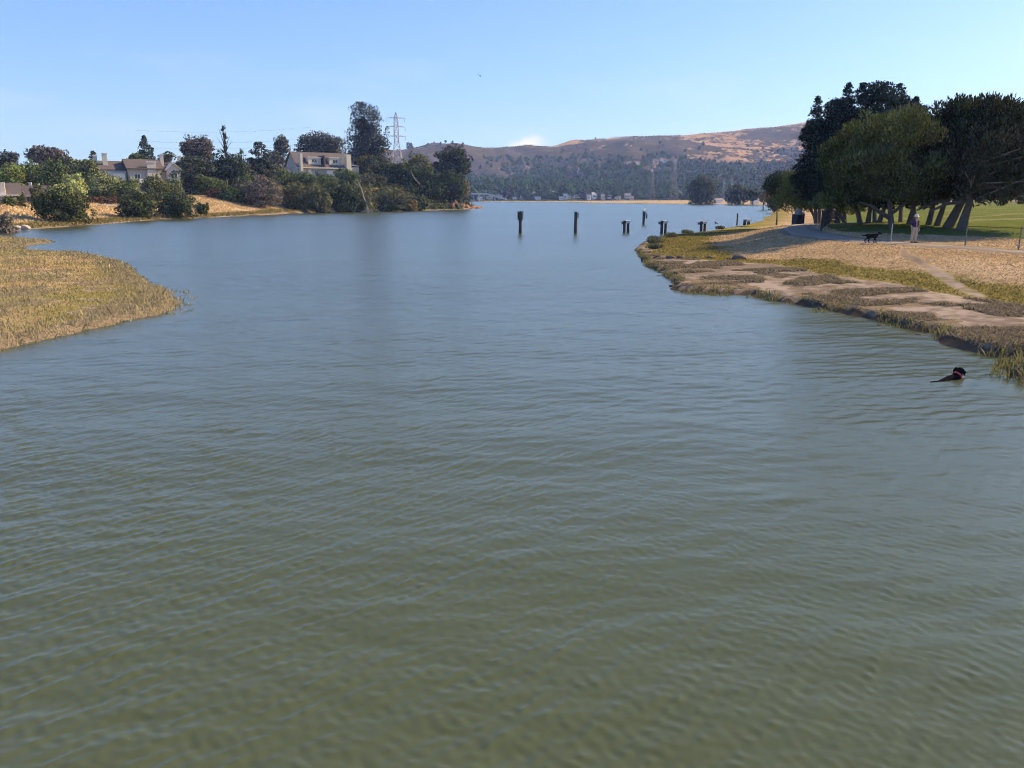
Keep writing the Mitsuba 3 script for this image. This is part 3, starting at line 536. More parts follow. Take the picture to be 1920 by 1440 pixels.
# ---------------------------------------------------------------- water
def wave_height(x, y):
    rng = np.random.default_rng(77)
    wx = x + 0.30 * (fb(x, y, 2.6, 2, 31) - 0.5) + 0.9 * (fb(x, y, 11, 2, 36) - 0.5)
    wy = y + 0.30 * (fb(x, y, 2.6, 2, 32) - 0.5) + 0.9 * (fb(x, y, 11, 2, 37) - 0.5)

    def group(n, lmin, lmax, az, spread, slope):
        h = np.zeros_like(x)
        for _ in range(n):
            lam = math.exp(rng.uniform(math.log(lmin), math.log(lmax)))
            t = az + rng.normal(0, spread)
            k = 2 * math.pi / lam
            h += (slope / k * math.sqrt(2 / n)) * np.sin(k * (math.cos(t) * wx + math.sin(t) * wy) + rng.uniform(0, 6.28))
        return h

    gust = 0.75 + 0.5 * ss(0.3, 0.7, fb(x, y * 0.7, 6.5, 3, 33))
    side = ss(-1.5, 4.5, x + 2.5 * (fb(x, y, 5, 2, 34) - 0.5))          # waves thrown back by the right bank
    ripple = (1 - 0.85 * side) * group(20, 0.10, 0.20, math.radians(-50), 0.30, 0.098)
    back = (0.25 + 0.75 * side) * group(20, 0.09, 0.17, math.radians(37), 0.32, 0.082)
    sharp = np.expm1(np.clip((ripple + back) / 0.0022, -3, 3) * 0.5) * 0.0022 / 0.56
    chop = group(14, 0.26, 0.60, math.radians(-72), 0.42, 0.052)
    cross = group(16, 0.09, 0.18, math.radians(-105), 0.6, 0.056)
    swell = group(10, 0.7, 1.6, math.radians(-78), 0.45, 0.018)
    long = group(12, 1.6, 5.0, math.radians(-84), 0.30, 0.016)
    h = gust * (sharp + cross + chop) + swell + long
    u, w = -(x - 10.2) * math.cos(0.45) - (y - 17.55) * math.sin(0.45), -(x - 10.2) * math.sin(0.45) + (y - 17.55) * math.cos(0.45)
    wake = np.exp(-np.maximum(u, 0) / 2.2) * ss(-0.5, 0.1, u) * 0.022
    for arm in (-1, 1):
        h = h + wake * np.exp(-((w - arm * (0.16 + 0.36 * np.maximum(u, 0))) / (0.09 + 0.05 * np.maximum(u, 0))) ** 2)
    return h


ORIGIN = -3.0
rows = [6.6]
while rows[-1] < 118:
    rows.append(rows[-1] * (1.0027 if rows[-1] < 55 else 1.006))
rows = np.array(rows)
cols = np.arange(-0.70, 0.701, 0.0024)
TX, RY = np.meshgrid(cols, rows)
WX, WY = (TX * RY).ravel(), (RY + ORIGIN).ravel()
n, m = TX.shape
i = np.arange(n * m).reshape(n, m)
Q = np.stack([i[:-1, :-1], i[:-1, 1:], i[1:, 1:], i[1:, :-1]], -1).reshape(-1, 4)
sub = np.arange(0, n * m)
land = np.full(n * m, -1.0)
cs, rs = slice(None, None, 4), slice(None, None, 4)
coarse = height((TX * RY)[rs, cs].ravel(), (RY + ORIGIN)[rs, cs].ravel()).reshape(TX[rs, cs].shape)
land = np.repeat(np.repeat(coarse, 4, 0), 4, 1)[:n, :m].ravel()
Q = Q[(land[Q] < 0.25).any(1)]
used = np.unique(Q)
WZ = np.zeros(n * m)
WZ[used] = wave_height(WX[used], WY[used]) * ss(rows[-1] + ORIGIN, rows[-1] + ORIGIN - 22, WY[used])


def water_fn(p, n, uv):
    a = mikit.fbm(p.x * 0.05, p.y * 0.05, 3.0, octaves=3)
    return mikit.mix((0.060, 0.078, 0.040), (0.074, 0.090, 0.048), a)


def capillary(p, n, uv):
    u, w = p.x * 0.64 - p.y * 0.77, p.x * 0.77 + p.y * 0.64
    return 0.0022 * mikit.noise(u * 15, w * 7, 1.0) + 0.0010 * mikit.noise(p.x * 24, p.y * 27, 4.0)


thing('water', 'wind-rippled grey-green creek water widening into a blue bay', 'water', kind='structure')
WATER = mikit.proc(water_fn)
yq = WY[Q[:, 0]]
# the ripples that the sheet is too coarse to carry are microfacets: rougher where the cells are larger
for i, (y0, y1, alpha) in enumerate(((-9, 20, 0.065), (20, 32, 0.07), (32, 48, 0.08), (48, 70, 0.09), (70, 999, 0.10))):
    surface = {'type': 'roughplastic', 'distribution': 'beckmann', 'alpha': alpha, 'int_ior': 1.33, 'diffuse_reflectance': WATER}
    scene[f'water_mat_{i}'] = {'type': 'bumpmap', 'arbitrary': mikit.proc(capillary, eps=0.01), 'scale': 1.0, 'bsdf': surface} if i < 2 else surface
    v, f = compact(np.stack([WX, WY, WZ], 1), Q[(yq >= y0) & (yq < y1)])
    scene[f'water__{i + 1:03d}'] = mikit.ply((v, f), f'water_mat_{i}', smooth=True)
scene['far_water_mat'] = {'type': 'roughplastic', 'distribution': 'beckmann', 'alpha': 0.115, 'int_ior': 1.33, 'diffuse_reflectance': WATER}
yf = rows[-1] + ORIGIN - 0.05
v = np.array([[-110, yf, 0], [110, yf, 0], [1200, 1300, 0], [-1200, 1300, 0.0]])
scene['water__006'] = mikit.ply((v, np.array([[0, 1, 2], [0, 2, 3]])), 'far_water_mat')


# ---------------------------------------------------------------- grass and marsh plants
def blades(rng, x, y, z, h, w, col, lean=0.35, colvar=0.22):
    """One bent two-triangle blade per point."""
    n = len(x)
    a = rng.uniform(0, 2 * np.pi, n)
    side = np.stack([np.cos(a), np.sin(a), 0 * a], 1) * (w / 2)[:, None]
    tip = np.stack([rng.normal(0, lean, n) * h, rng.normal(0, lean, n) * h, h], 1)
    b = np.stack([x, y, z - 0.02], 1)
    mid = b + tip * [0.35, 0.35, 0.6]
    v = np.stack([b - side, b + side, mid + side * 0.7, b + tip], 1).reshape(-1, 3)
    k = np.arange(n)[:, None] * 4
    f = np.concatenate([k + [0, 1, 2], k + [0, 2, 3]], 0).reshape(-1, 3)
    c = np.asarray(col) * (1 + rng.normal(0, colvar, (n, 1)))
    return v, f, np.repeat(np.clip(c, 0.01, 0.8), 4, 0)


def scatter(rng, box, n):
    return rng.uniform(box[0], box[1], n), rng.uniform(box[2], box[3], n)


rng = np.random.default_rng(5)
# left marsh
x, y = scatter(rng, (-75, -11.5, 17, 90), 620000)
keep = (np.abs(x) < 0.72 * y + 3) & (rng.uniform(0, 1, len(x)) < np.clip(26 / y, 0.12, 1))
x, y = x[keep], y[keep]
d = dists(x, y)
keep = (d[1] > -0.25) | ((d[1] > -0.9) & (y > 27) & (y < 37) & (x > -17) & (fb(x, y, 0.9, 3, 43) > 0.55))
x, y, s = x[keep], y[keep], d[1][keep]
z = np.maximum(height(x, y), -0.06)
n1, n2 = fb(x, y, 3.2, 3, 41), fb(x, y, 9, 3, 42)
col = np.empty((len(x), 3))
col[:] = (0.36, 0.295, 0.145)
col[n1 > 0.55] = (0.28, 0.26, 0.125)
col[n1 < 0.40] = (0.34, 0.25, 0.15)
col[(n2 > 0.58)] = (0.41, 0.33, 0.14)
edge = s < 1.2 + 1.2 * n1
col[edge] = (0.30, 0.265, 0.15)
h = rng.uniform(0.05, 0.115, len(x)) * (1 + 0.5 * edge) * (0.7 + 0.9 * n2) * np.where(rng.uniform(0, 1, len(x)) < 0.06, 1.9, 1)
v, f, c = blades(rng, x, y, z, h, np.clip(0.0009 * y, 0.014, 0.07) * rng.uniform(0.7, 1.4, len(x)), col)
key = thing('marsh_grass', 'golden, olive and rust-coloured grass covering the flat marsh on the left', 'grass', kind='stuff')
put(key, v, f, c, 'blade')

# right bank: dry grass, olive fringe
x, y = scatter(rng, (8, 46, 20, 95), 300000)
keep = (x < 0.75 * y + 3) & (rng.uniform(0, 1, len(x)) < np.clip(30 / y, 0.1, 1))
x, y = x[keep], y[keep]
d = dists(x, y)
u, vv = zones(x, y, d)
p = shapely.points(x, y)
keep = (d[0] > 0.8) & (vv < 0.4) & (u < 1.5) & (shapely.distance(PATH_LINE, p) > 1.45)
x, y, u, s = x[keep], y[keep], u[keep], d[0][keep]
z = height(x, y)
n1 = fb(x, y, 2.0, 3, 51)
t = ss(0.3, 0.7, u + (n1 - 0.5) * 0.8)[:, None]
col = np.array([0.47, 0.35, 0.20]) * (1 - t) + np.array([0.25, 0.21, 0.07]) * t
h = rng.uniform(0.035, 0.10, len(x)) + 0.04 * t[:, 0]
v, f, c = blades(rng, x, y, z, h, np.clip(0.0014 * y, 0.02, 0.1) * rng.uniform(0.7, 1.4, len(x)), col, lean=0.8, colvar=0.13)
key = thing('dry_grass', 'dry tan and olive grass on the bank in front of the footpath', 'grass', kind='stuff')
put(key, v, f, c, 'blade')

# brown marsh plants on the mud
x, y = scatter(rng, (7, 22, 15, 58), 260000)
d = dists(x, y)
u, vv = zones(x, y, d)
keep = (d[0] > 0.0) & (vv > 1.5) & (vv < 2.5)
x, y, s = x[keep], y[keep], d[0][keep]
z = height(x, y)
n1 = fb(x, y, 1.6, 3, 11)
h = 0.03 + 0.11 * ss(0.48, 0.66, n1) * rng.uniform(0.5, 1.2, len(x))
col = np.where((rng.uniform(0, 1, len(x)) < 0.8)[:, None], (0.28, 0.23, 0.16), (0.21, 0.20, 0.11))
v, f, c = blades(rng, x, y, z, h, np.clip(0.0018 * y, 0.02, 0.08), col, lean=0.6)
key = thing('pickleweed', 'mats of grey-brown pickleweed on the pale mud of the right bank', 'marsh plant', kind='stuff')
put(key, v, f, c, 'blade')

# cordgrass at the waterline
x, y = scatter(rng, (6.5, 16, 14, 66), 60000)
d = dists(x, y)
n1 = fb(x, y, 2.4, 3, 61)
reach = 0.15 + 1.0 * ss(24, 27, y) * ss(36.5, 35, y) * ss(0.42, 0.6, n1)
tuft = (y < 20.5) & (d[0] > -0.45) & (d[0] < 1.3) & (x < 13.5)
keep = ((d[0] > -reach) & (d[0] < 0.5 * n1) & (n1 > 0.47) & (y > 22.5)) | (tuft & (rng.uniform(0, 1, len(x)) < 0.9))
x, y = x[keep], y[keep]
tuft = tuft[keep]
z = np.maximum(height(x, y), -0.05)
h = rng.uniform(0.12, 0.28, len(x)) * (1 + 0.25 * tuft)
col = np.where((rng.uniform(0, 1, len(x)) < 0.6)[:, None], (0.20, 0.20, 0.075), (0.26, 0.22, 0.10))
v, f, c = blades(rng, x, y, z, h, np.full(len(x), 0.03), col, lean=0.25)
key = thing('cordgrass', 'thin green-yellow cordgrass standing in the shallows along the right bank', 'reeds', kind='stuff')
put(key, v, f, c, 'blade')

# far-left dry slope
x, y = scatter(rng, (-125, -48, 98, 260), 130000)
keep = (np.abs(x) < 0.70 * y)
x, y = x[keep], y[keep]
d = dists(x, y)
keep = (d[2] > 0.2) & (d[2] < 26)
x, y, s = x[keep], y[keep], d[2][keep]
n1 = fb(x, y, 7, 3, 71)
keep = (n1 > 0.38) | (s < 4)
x, y, s, n1 = x[keep], y[keep], s[keep], n1[keep]
z = height(x, y)
col = np.where((s < 4.2 + 2 * n1)[:, None], (0.22, 0.185, 0.075), (0.60, 0.46, 0.26))
h = rng.uniform(0.15, 0.5, len(x))
v, f, c = blades(rng, x, y, z, h, rng.uniform(0.15, 0.32, len(x)), col, lean=0.6, colvar=0.10)
key = thing('tall_grass', 'pale gold dry grass on the far left slope with an olive fringe by the water', 'grass', kind='stuff')
put(key, v, f, c, 'blade')


# ---------------------------------------------------------------- trees
def leaf_cloud(rng, centres, radii, counts, size, col, colvar=0.18, aspect=0.62, up=0.0, spiky=False):
    """Small rhombic leaves spread through ellipsoidal clumps. centres, radii: (k, 3)."""
    which = np.repeat(np.arange(len(centres)), counts)
    n = len(which)
    u = unit(rng.normal(size=(n, 3)))
    r = rng.uniform(0.35, 1.0, (n, 1)) ** 0.6
    p = centres[which] + u * r * radii[which]
    nor = unit(u + rng.normal(0, 0.65, (n, 3)) + [0, 0, up])
    a = unit(np.cross(nor, rng.normal(size=(n, 3))))
    if spiky:
        b = unit(u * 0.7 + rng.normal(0, 0.35, (n, 3)) + [0, 0, 0.9])
        a = unit(np.cross(b, rng.normal(size=(n, 3))))
    else:
        b = np.cross(nor, a)
    s = size * rng.uniform(0.65, 1.35, (n, 1))
    v = np.stack([p - b * s, p + a * s * aspect, p + b * s, p - a * s * aspect], 1).reshape(-1, 3)
    k = np.arange(n)[:, None] * 4
    f = np.concatenate([k + [0, 1, 2], k + [0, 2, 3]], 0)
    clump = 1 + rng.normal(0, colvar, (len(centres), 1))
    tint = 1 + rng.normal(0, 0.06, (len(centres), 3))
    c = np.asarray(col) * clump[which] * tint[which] * (1 + rng.normal(0, 0.16, (n, 1)))
    return v, f, np.repeat(np.clip(c, 0.006, 0.6), 4, 0)


def clumps_in(rng, c, r, n, size, kind):
    """Clump centres and radii filling an ellipsoid the way the kind of tree does."""
    if kind in ('cone', 'conecyp'):
        t = rng.uniform(0, 1, n) ** 1.25
        a = rng.uniform(0, 2 * np.pi, n)
        rr = (1 - t) ** (0.75 if kind == 'cone' else 0.5) * rng.uniform(0.35, 0.95, n)
        p = np.stack([np.cos(a) * rr * r[0], np.sin(a) * rr * r[1], (2 * t - 1) * r[2] * 0.97], 1)
        q = size * rng.uniform(0.7, 1.2, (n, 1)) * (1.1 - 0.68 * t[:, None]) * ([1, 1, 0.62] if kind == 'cone' else [1.1, 1.1, 0.45])
    else:
        u = unit(rng.normal(size=(n, 3)))
        rad = rng.uniform(0.25, 1, (n, 1)) ** 0.35
        if kind in ('euc', 'tall'):
            u[:, 2] = np.where(u[:, 2] < -0.45, -u[:, 2], u[:, 2])
            rad = rng.uniform(0.5, 1, (n, 1)) ** 0.4
        if kind in ('round', 'bush', 'cypress', 'cyp', 'pine'):
            u = u / (np.abs(u) ** 2.7).sum(1, keepdims=True) ** (1 / 2.7)
        flat = {'euc': 0.62, 'tall': 0.75, 'cypress': 0.42, 'cyp': 0.45, 'pine': 0.75}.get(kind, 0.8)
        q = size * rng.uniform(0.55, 1.3, (n, 1)) * np.array([1, 1, flat])
        p = u * rad * np.maximum(np.asarray(r) - 0.8 * q, 0.25 * np.asarray(r))
        if kind == 'tall':
            w = 1 - 0.55 * np.clip(p[:, 2:3] / r[2], 0, 1) ** 1.6
            p[:, :2] *= w
    if kind in ('round', 'bush', 'cypress', 'cyp', 'pine') and n > 12:      # a few large inner clumps keep the crown opaque
        m = max(2, n // 12)
        p[:m] *= 0.45
        q[:m] *= 1.7
        p[:m] *= 0.8
    return p + c, q


def limbs(rng, base, top, r0, targets, col, lean=None):
    """A tapered trunk with limbs that reach towards the clumps."""
    mb = MB()
    base, top = np.asarray(base, float), np.asarray(top, float)
    t = np.linspace(0, 1, 7)[:, None]
    wob = rng.normal(0, 0.02 * np.linalg.norm(top - base), (7, 3)) * [1, 1, 0.2] * np.sin(np.pi * t)
    trunk = base + (top - base) * t + wob
    trunk = np.vstack([base - [0, 0, 0.4], trunk])
    rad = r0 * np.concatenate([[1.35], 1.18 - 0.18 * (t[:, 0] > 0.02) - 0.78 * t[:, 0]])
    mb.tube(trunk, rad, col, 7)
    for c in targets:
        s = rng.uniform(0.35, 0.85)
        a = trunk[1] + (trunk[-1] - trunk[1]) * s
        k = np.linspace(0, 1, 4)[:, None]
        bend = np.array([0, 0, 1.0]) * np.linalg.norm(c - a) * 0.10 * np.sin(np.pi * k)
        mb.tube(a + (c - a) * k + bend, r0 * (0.42 * (1 - k[:, 0]) + 0.08), col, 5, cap=False)
    return mb


def lobes(rng, c, r, kind):
    """Smaller crowns inside the outline c, r: what gives a tree its ragged shape. Returns (centre, radii) pairs."""
    c, r = np.asarray(c, float), np.asarray(r, float)
    out = []
    if kind in ('euc', 'tall'):
        n = 9 if kind == 'euc' else 13
        for q in range(n):
            if kind == 'tall':
                t = -0.95 + 1.75 * (q + rng.uniform(0, 0.6)) / n
                s = rng.uniform(0.26, 0.38)
                w = (1 - 0.62 * max(t, 0) ** 1.4) * (1 - s)
                a = q * 2.4 + rng.uniform(-0.5, 0.5)
                d = np.array([math.cos(a) * w, math.sin(a) * w, t])
            else:
                s = rng.uniform(0.24, 0.38)
                d = unit(rng.normal(size=3) * [1, 1, 0.8] + [0, 0, 0.35]) * (1 - s)
            out.append((c + d * r, r * [s, s, s * (0.55 if kind == 'tall' else 0.95)]))
        if kind == 'tall':
            out += [(c - [0, 0, 0.50 * r[2]], r * [0.96, 0.96, 0.48]), (c + [0, 0, 0.02 * r[2]], r * [0.86, 0.86, 0.50]), (c + [0, 0, 0.52 * r[2]], r * [0.62, 0.62, 0.44])]
        else:
            out += [(c - [0, 0, 0.05 * r[2]], r * [0.74, 0.74, 0.80]), (c + r * [-0.38, 0, 0.1], r * 0.55), (c + r * [0.38, 0, 0.1], r * 0.55)]
        return out
    out.append((c - [0, 0, 0.06 * r[2]], r * [0.93, 0.93, 0.93]))
    for q in range(7):
        s = rng.uniform(0.27, 0.46)
        d = unit(rng.normal(size=3) * [1.2, 1, 0.9] + [0, 0, 0.25])
        d = d / (np.abs(d) ** 3).sum() ** (1 / 3) * (1.08 - s)
        out.append((c + d * r, r * s))
    for q in range(4):
        s = rng.uniform(0.30, 0.42)
        a = rng.uniform(0, 6.28)
        out.append((c + r * [math.cos(a) * (1 - s), math.sin(a) * (1 - s), -1 + s], r * s))
    return out


BARK = {'euc': (0.30, 0.26, 0.22), 'tall': (0.30, 0.26, 0.22), 'round': (0.13, 0.105, 0.085)}
rng = np.random.default_rng(12)
for (key, label, cat, kind, x, y, zb, zt, rx, col, fill) in TREES:
    ground = float(height(np.array([x]), np.array([y]))[0])
    k = thing(key, label, cat)
    if zb - ground < 3.2 and kind in ('round', 'bush', 'cypress'):
        zb = ground - 0.3
    rz = (zt - zb) / 2
    c = np.array([x, y, zb + rz])
    ry = min(rx, 7.5) if rx > 4 else rx
    size = (0.30 if kind in ('round', 'bush', 'cone', 'conecyp') else 0.27) * min(rx, rz) + 0.15
    if kind == 'tall':
        size = 0.26 * rx
    area = math.pi * rx * rz
    n = int(np.clip(area / size ** 2 * 3.6, 24, 170) * (fill if fill < 1 else 1))
    if kind in ('cone', 'conecyp'):
        cs, qs_ = clumps_in(rng, c, np.array([rx, ry, rz]), n, size, kind)
    else:
        lb = lobes(rng, c, (rx, ry, rz), kind)
        area_l = np.array([q[0] * q[2] for _, q in lb])
        got = [clumps_in(rng, lc, lr, max(4, int(n * a / area_l.sum() * 1.15)), max(0.16, 0.42 * min(lr[0], lr[2])), 'round' if kind in ('euc', 'tall') else kind) for (lc, lr), a in zip(lb, area_l)]
        cs, qs_ = np.vstack([g[0] for g in got]), np.vstack([g[1] for g in got])
    leaf = max(0.13, 0.00125 * y)
    if kind == 'euc':
        leaf *= 0.95
    total = np.clip(area / leaf ** 2 * 5.5 * fill, 500, 11000)
    wgt = qs_[:, 0] ** 2
    counts = np.maximum(8, (total * wgt / wgt.sum()).astype(int))
    v, f, colr = leaf_cloud(rng, cs, qs_, counts, leaf, col, up=0.35)
    put(f'{k}__crown', v, f, colr, 'leaf')
    bark = BARK.get(kind, (0.15, 0.12, 0.10))
    top = c + [rng.normal(0, 0.1) * rx, 0, 0.45 * rz]
    pick = cs[rng.choice(len(cs), min(len(cs), 9 if kind in ('euc', 'tall') else 6), replace=False)]
    mb = limbs(rng, (x + rng.normal(0, 0.08) * rx, y, ground), top, max(0.10, 0.035 * (zt - ground)) * (0.6 if kind == 'bush' or rz < 2 else 1), pick, bark)
    put(f'{k}__trunk', *mb.arrays(), 'bark')
    if 'forked spire' in label:
        sp = MB()
        tip = np.array([x - 0.9, y, zt])
        for dx, dz, rr in ((-0.4, 7.4, 0.34), (-1.5, 6.2, 0.2), (1.6, 4.0, 0.2), (-2.3, 3.6, 0.16), (2.3, 2.6, 0.16), (0.5, 5.6, 0.2)):
            q = np.linspace(0, 1, 5)[:, None]
            sp.tube(tip + [0, 0, -2.0] + np.array([dx, 0, dz + 2.0]) * q + np.array([dx * 0.25, 0, 0]) * np.sin(np.pi * q) * -1, rr * (1.2 - q[:, 0]), (0.05, 0.055, 0.04), 6)
        cs2 = tip + np.array([[-0.4 * t, 0, 7.2 * t - 0.5] for t in np.linspace(0, 1, 9)]) + rng.normal(0, 0.25, (9, 3))
        v, f, colr = leaf_cloud(rng, cs2, np.tile([0.55, 0.55, 0.6], (9, 1)), np.full(9, 26), 0.3, col)
        put(f'{k}__spire', *sp.arrays(), 'bark')
        put(f'{k}__spire_tufts', v, f, colr, 'leaf')

# undergrowth filling the wooded slopes
x, y = scatter(rng, (-190, -12, 165, 420), 5200)
d = dists(x, y)
keep = (d[2] > np.where(y > 246, 2.0, 27)) & (np.abs(x) < 0.72 * y) & ~((y < 246) & (d[2] < 27)) & (np.hypot(x + 21, y - 330) > 9) & (np.hypot((x + 98) / 1.2, y - 222) > 13)
x2, y2 = scatter(rng, (-70, -14, 240, 345), 2600)
d2 = dists(x2, y2)
k2 = (d2[2] > 0.8) & (d2[2] < 30) & (np.hypot(x2 + 19, y2 - 333) > 9)
x, y = np.concatenate([x[keep][:1100], x2[k2][:520]]), np.concatenate([y[keep][:1100], y2[k2][:520]])
z = height(x, y)
hh = rng.uniform(0.9, 2.4, len(x))
cs = np.stack([x, y, z + hh * 0.4], 1)
v, f, colr = leaf_cloud(rng, cs, np.stack([hh * 1.1, hh * 1.1, hh * 0.75], 1), np.full(len(x), 34), 0.42, (0.085, 0.098, 0.045), colvar=0.35, up=0.5)
key = thing('undergrowth', 'dense green and brown scrub filling the ground under the trees of the wooded knoll', 'scrub', kind='stuff')
put(key, v, f, colr, 'leaf')

# dead tree on the knoll shore and a bleached bough under the oaks
k = thing('dead_tree', 'pale bare dead tree leaning over the waterline among the bushes', 'dead tree')
mb = MB()
gx, gy = -45.8, 249.5
gzz = 0.3
pale = (0.42, 0.36, 0.29)
mb.tube([(gx + 1.2, gy, gzz - 0.5), (gx + 0.9, gy, 2.2), (gx + 0.1, gy, 4.6), (gx - 0.5, gy, 7.2), (gx - 1.5, gy, 9.2)], [0.34, 0.27, 0.22, 0.17, 0.08], pale, 6)
mb.tube([(gx - 0.9, gy, 7.9), (gx - 1.9, gy, 8.3), (gx - 2.7, gy, 9.4)], [0.13, 0.1, 0.05], pale, 5)
mb.tube([(gx - 1.2, gy, 8.6), (gx - 0.6, gy, 9.6), (gx + 0.2, gy, 10.5)], [0.12, 0.09, 0.04], pale, 5)
mb.tube([(gx + 0.8, gy, 2.6), (gx + 1.7, gy, 3.6), (gx + 2.3, gy, 4.2)], [0.14, 0.1, 0.05], pale, 5)
put(f'{k}__trunk', *mb.arrays(), 'bark')
mb = MB()
for q in range(7):
    mb.tube([(gx + 1.0, gy - 0.2, 0.9), (gx - 1.5 + 0.9 * q, gy - 0.8, -0.15)], [0.16, 0.07], pale, 5)
put(f'{k}__roots', *mb.arrays(), 'bark')
k = thing('dead_branch', 'short bleached dead bough slanting out of the oaks on the knoll', 'branch')
mb = MB().tube([(-38.6, 312, 14.0), (-37.3, 311, 11.7), (-35.2, 310, 9.6)], [0.10, 0.17, 0.2], pale, 5)
put(k, *mb.arrays(), 'bark')

# reddish cliff rocks at the point
k = thing('cliff', 'reddish tan eroded cliff at the point of the knoll', 'cliff', kind='structure')
rng = np.random.default_rng(8)
mb = MB()
for q in range(34):
    t = rng.uniform(0, 1)
    cx, cy = -24.6 + 11.5 * t, 317 + 44 * t
    ico = trimesh.creation.icosphere(1, 1.0)
    w = np.array(ico.vertices) * (rng.uniform(0.8, 2.2), rng.uniform(0.8, 2.0), rng.uniform(0.6, 2.2) * (1.15 - 0.8 * t))
    w *= 1 + rng.normal(0, 0.13, (len(w), 1))
    mb.add(w + [cx + rng.normal(0, 0.8), cy + rng.normal(0, 2), rng.uniform(0.1, 1.2) * (1 - 0.7 * t)], ico.faces, np.array((0.34, 0.185, 0.105)) * rng.uniform(0.75, 1.2))
put(k, *mb.arrays(), 'paint')

# grove on the right
rng = np.random.default_rng(21)
for (key, label, kind, tx, ty, ells, col) in GROVE:
    k = thing(key, label, 'tree', group=None)
    ground = float(height(np.array([tx]), np.array([ty]))[0])
    allc, allq = [], []
    for (cx, cy, cz, rx, ry, rz) in ells:
        size = 0.34 * min(rx, rz) + 0.12
        n = int(np.clip(rx * rz * math.pi / size ** 2 * 3.0, 10, 90))
        if kind == 'cyp':
            size *= 0.95
            n = int(n * 1.9)
        c_, q_ = clumps_in(rng, np.array([cx, cy, cz]), np.array([rx, ry, rz]), n, size, ('conecyp' if rz > 1.15 * rx or rx < 1.3 else 'cypress') if kind == 'cyp' else kind)
        allc.append(c_)
        allq.append(q_)
    cs, qs_ = np.vstack(allc), np.vstack(allq)
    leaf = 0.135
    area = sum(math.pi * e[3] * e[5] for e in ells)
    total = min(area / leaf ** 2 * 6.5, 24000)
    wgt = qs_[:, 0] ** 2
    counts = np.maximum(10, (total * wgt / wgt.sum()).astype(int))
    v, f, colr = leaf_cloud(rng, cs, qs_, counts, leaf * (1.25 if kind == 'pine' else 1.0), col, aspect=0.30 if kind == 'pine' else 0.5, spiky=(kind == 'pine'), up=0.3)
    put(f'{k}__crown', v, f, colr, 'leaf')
    e0 = np.array(ells[0][:3])
    thick = 'thick' in label
    r0 = 0.34 if thick else (0.12 if 'thin' in label else 0.21)
    bark = (0.13, 0.105, 0.09)
    top = e0 + [0, 0, 0.2 * ells[0][5]]
    pick = cs[rng.choice(len(cs), min(len(cs), 14 if thick else 8), replace=False)]
    mb = limbs(rng, (tx, ty, ground), top, r0, pick, bark)
    if label.startswith('pine with a sunlit olive'):
        b = np.array([tx, ty, ground])
        mb.tube([b + [0, 0, 0.7], b + [-0.9, 0, 1.15], b + [-1.7, 0, 1.7], b + [-2.6, 0.2, 2.0]], [0.2, 0.17, 0.13, 0.06], bark, 6)
        mb.tube([b + [0, 0, 1.2], b + [0.8, 0, 1.9], b + [2.2, 0, 2.5]], [0.14, 0.12, 0.07], bark, 6)
    if 'forked trunk' in label:
        b = np.array([tx, ty, ground])
        mb.tube([b + [0.1, 0, 1.3], b + [0.9, 0, 2.2], b + [1.9, 0, 2.9]], [0.17, 0.15, 0.1], bark, 6)
    if thick:
        b = np.array([tx, ty, ground])
        mb.tube([b + [-0.2, 0, 2.0], b + [-1.3, 0, 1.9], b + [-2.4, 0.3, 1.3]], [0.16, 0.13, 0.07], bark, 6)
        for q in range(9):
            a = b + [rng.uniform(-0.2, 1.0), -0.6, rng.uniform(2.2, 5)]
            mb.tube([a, a + [rng.uniform(-2.6, 3.4), -rng.uniform(1.2, 3.4), rng.uniform(0.1, 1.6)]], [0.06, 0.02], (0.33, 0.29, 0.25), 5)
    put(f'{k}__trunk', *mb.arrays(), 'bark')

# lone bushes behind the lawn
for q, (bx, by, bw, bh) in enumerate(((92, 262, 7, 6), (108, 268, 8, 7.5), (124, 275, 9, 6.5), (78, 240, 5, 4.5), (142, 280, 9, 8), (160, 284, 10, 9), (176, 290, 10, 9))):
    k = thing('leafy_tree', f'{("first second third fourth fifth sixth seventh").split()[[3, 0, 1, 2, 4, 5, 6][q]]} tree from the left in the row at the far edge of the lawn', 'tree', group='trees at the far edge of the lawn')
    g = float(height(np.array([bx]), np.array([by]))[0])
    c_, q_ = clumps_in(rng, np.array([bx, by, g + bh * 0.55]), np.array([bw / 2, bw / 2, bh / 2]), 24, 1.5, 'round')
    v, f, colr = leaf_cloud(rng, c_, q_, np.full(24, 60), 0.36, (0.10, 0.105, 0.05))
    put(f'{k}__crown', v, f, colr, 'leaf')
    put(f'{k}__trunk', *MB().tube([(bx, by, g - 0.3), (bx, by, g + bh * 0.6)], [0.3, 0.15], (0.13, 0.1, 0.08)).arrays(), 'bark')

# forest on the lower hills: one mass
rng = np.random.default_rng(33)
proto = []
for q in range(5):
    u = unit(rng.normal(size=(30, 3)))
    u[:, 2] = np.abs(u[:, 2]) * 1.2 - 0.2
    v, f, _ = leaf_cloud(rng, u * [0.62, 0.62, 0.55] + [0, 0, 0.55], np.tile([0.3, 0.3, 0.26], (30, 1)), np.ones(30, int), 0.30, (1, 1, 1), up=0.5)
    ico = trimesh.creation.icosphere(0, 1.0) if q else trimesh.creation.icosahedron()
    w = np.array(ico.vertices) * [0.72, 0.72, 0.5] + [0, 0, 0.42]
    w *= 1 + rng.normal(0, 0.08, (len(w), 1))
    proto.append((np.vstack([w, v]), np.vstack([np.array(ico.faces), f + len(w)])))
x = rng.uniform(-330, 1000, 40000)
y = 1225 + 1150 * rng.uniform(0, 1, 40000) ** 1.25
den = fb(x, y, 150, 3, 81)
den2 = fb(x, y, 60, 2, 82)
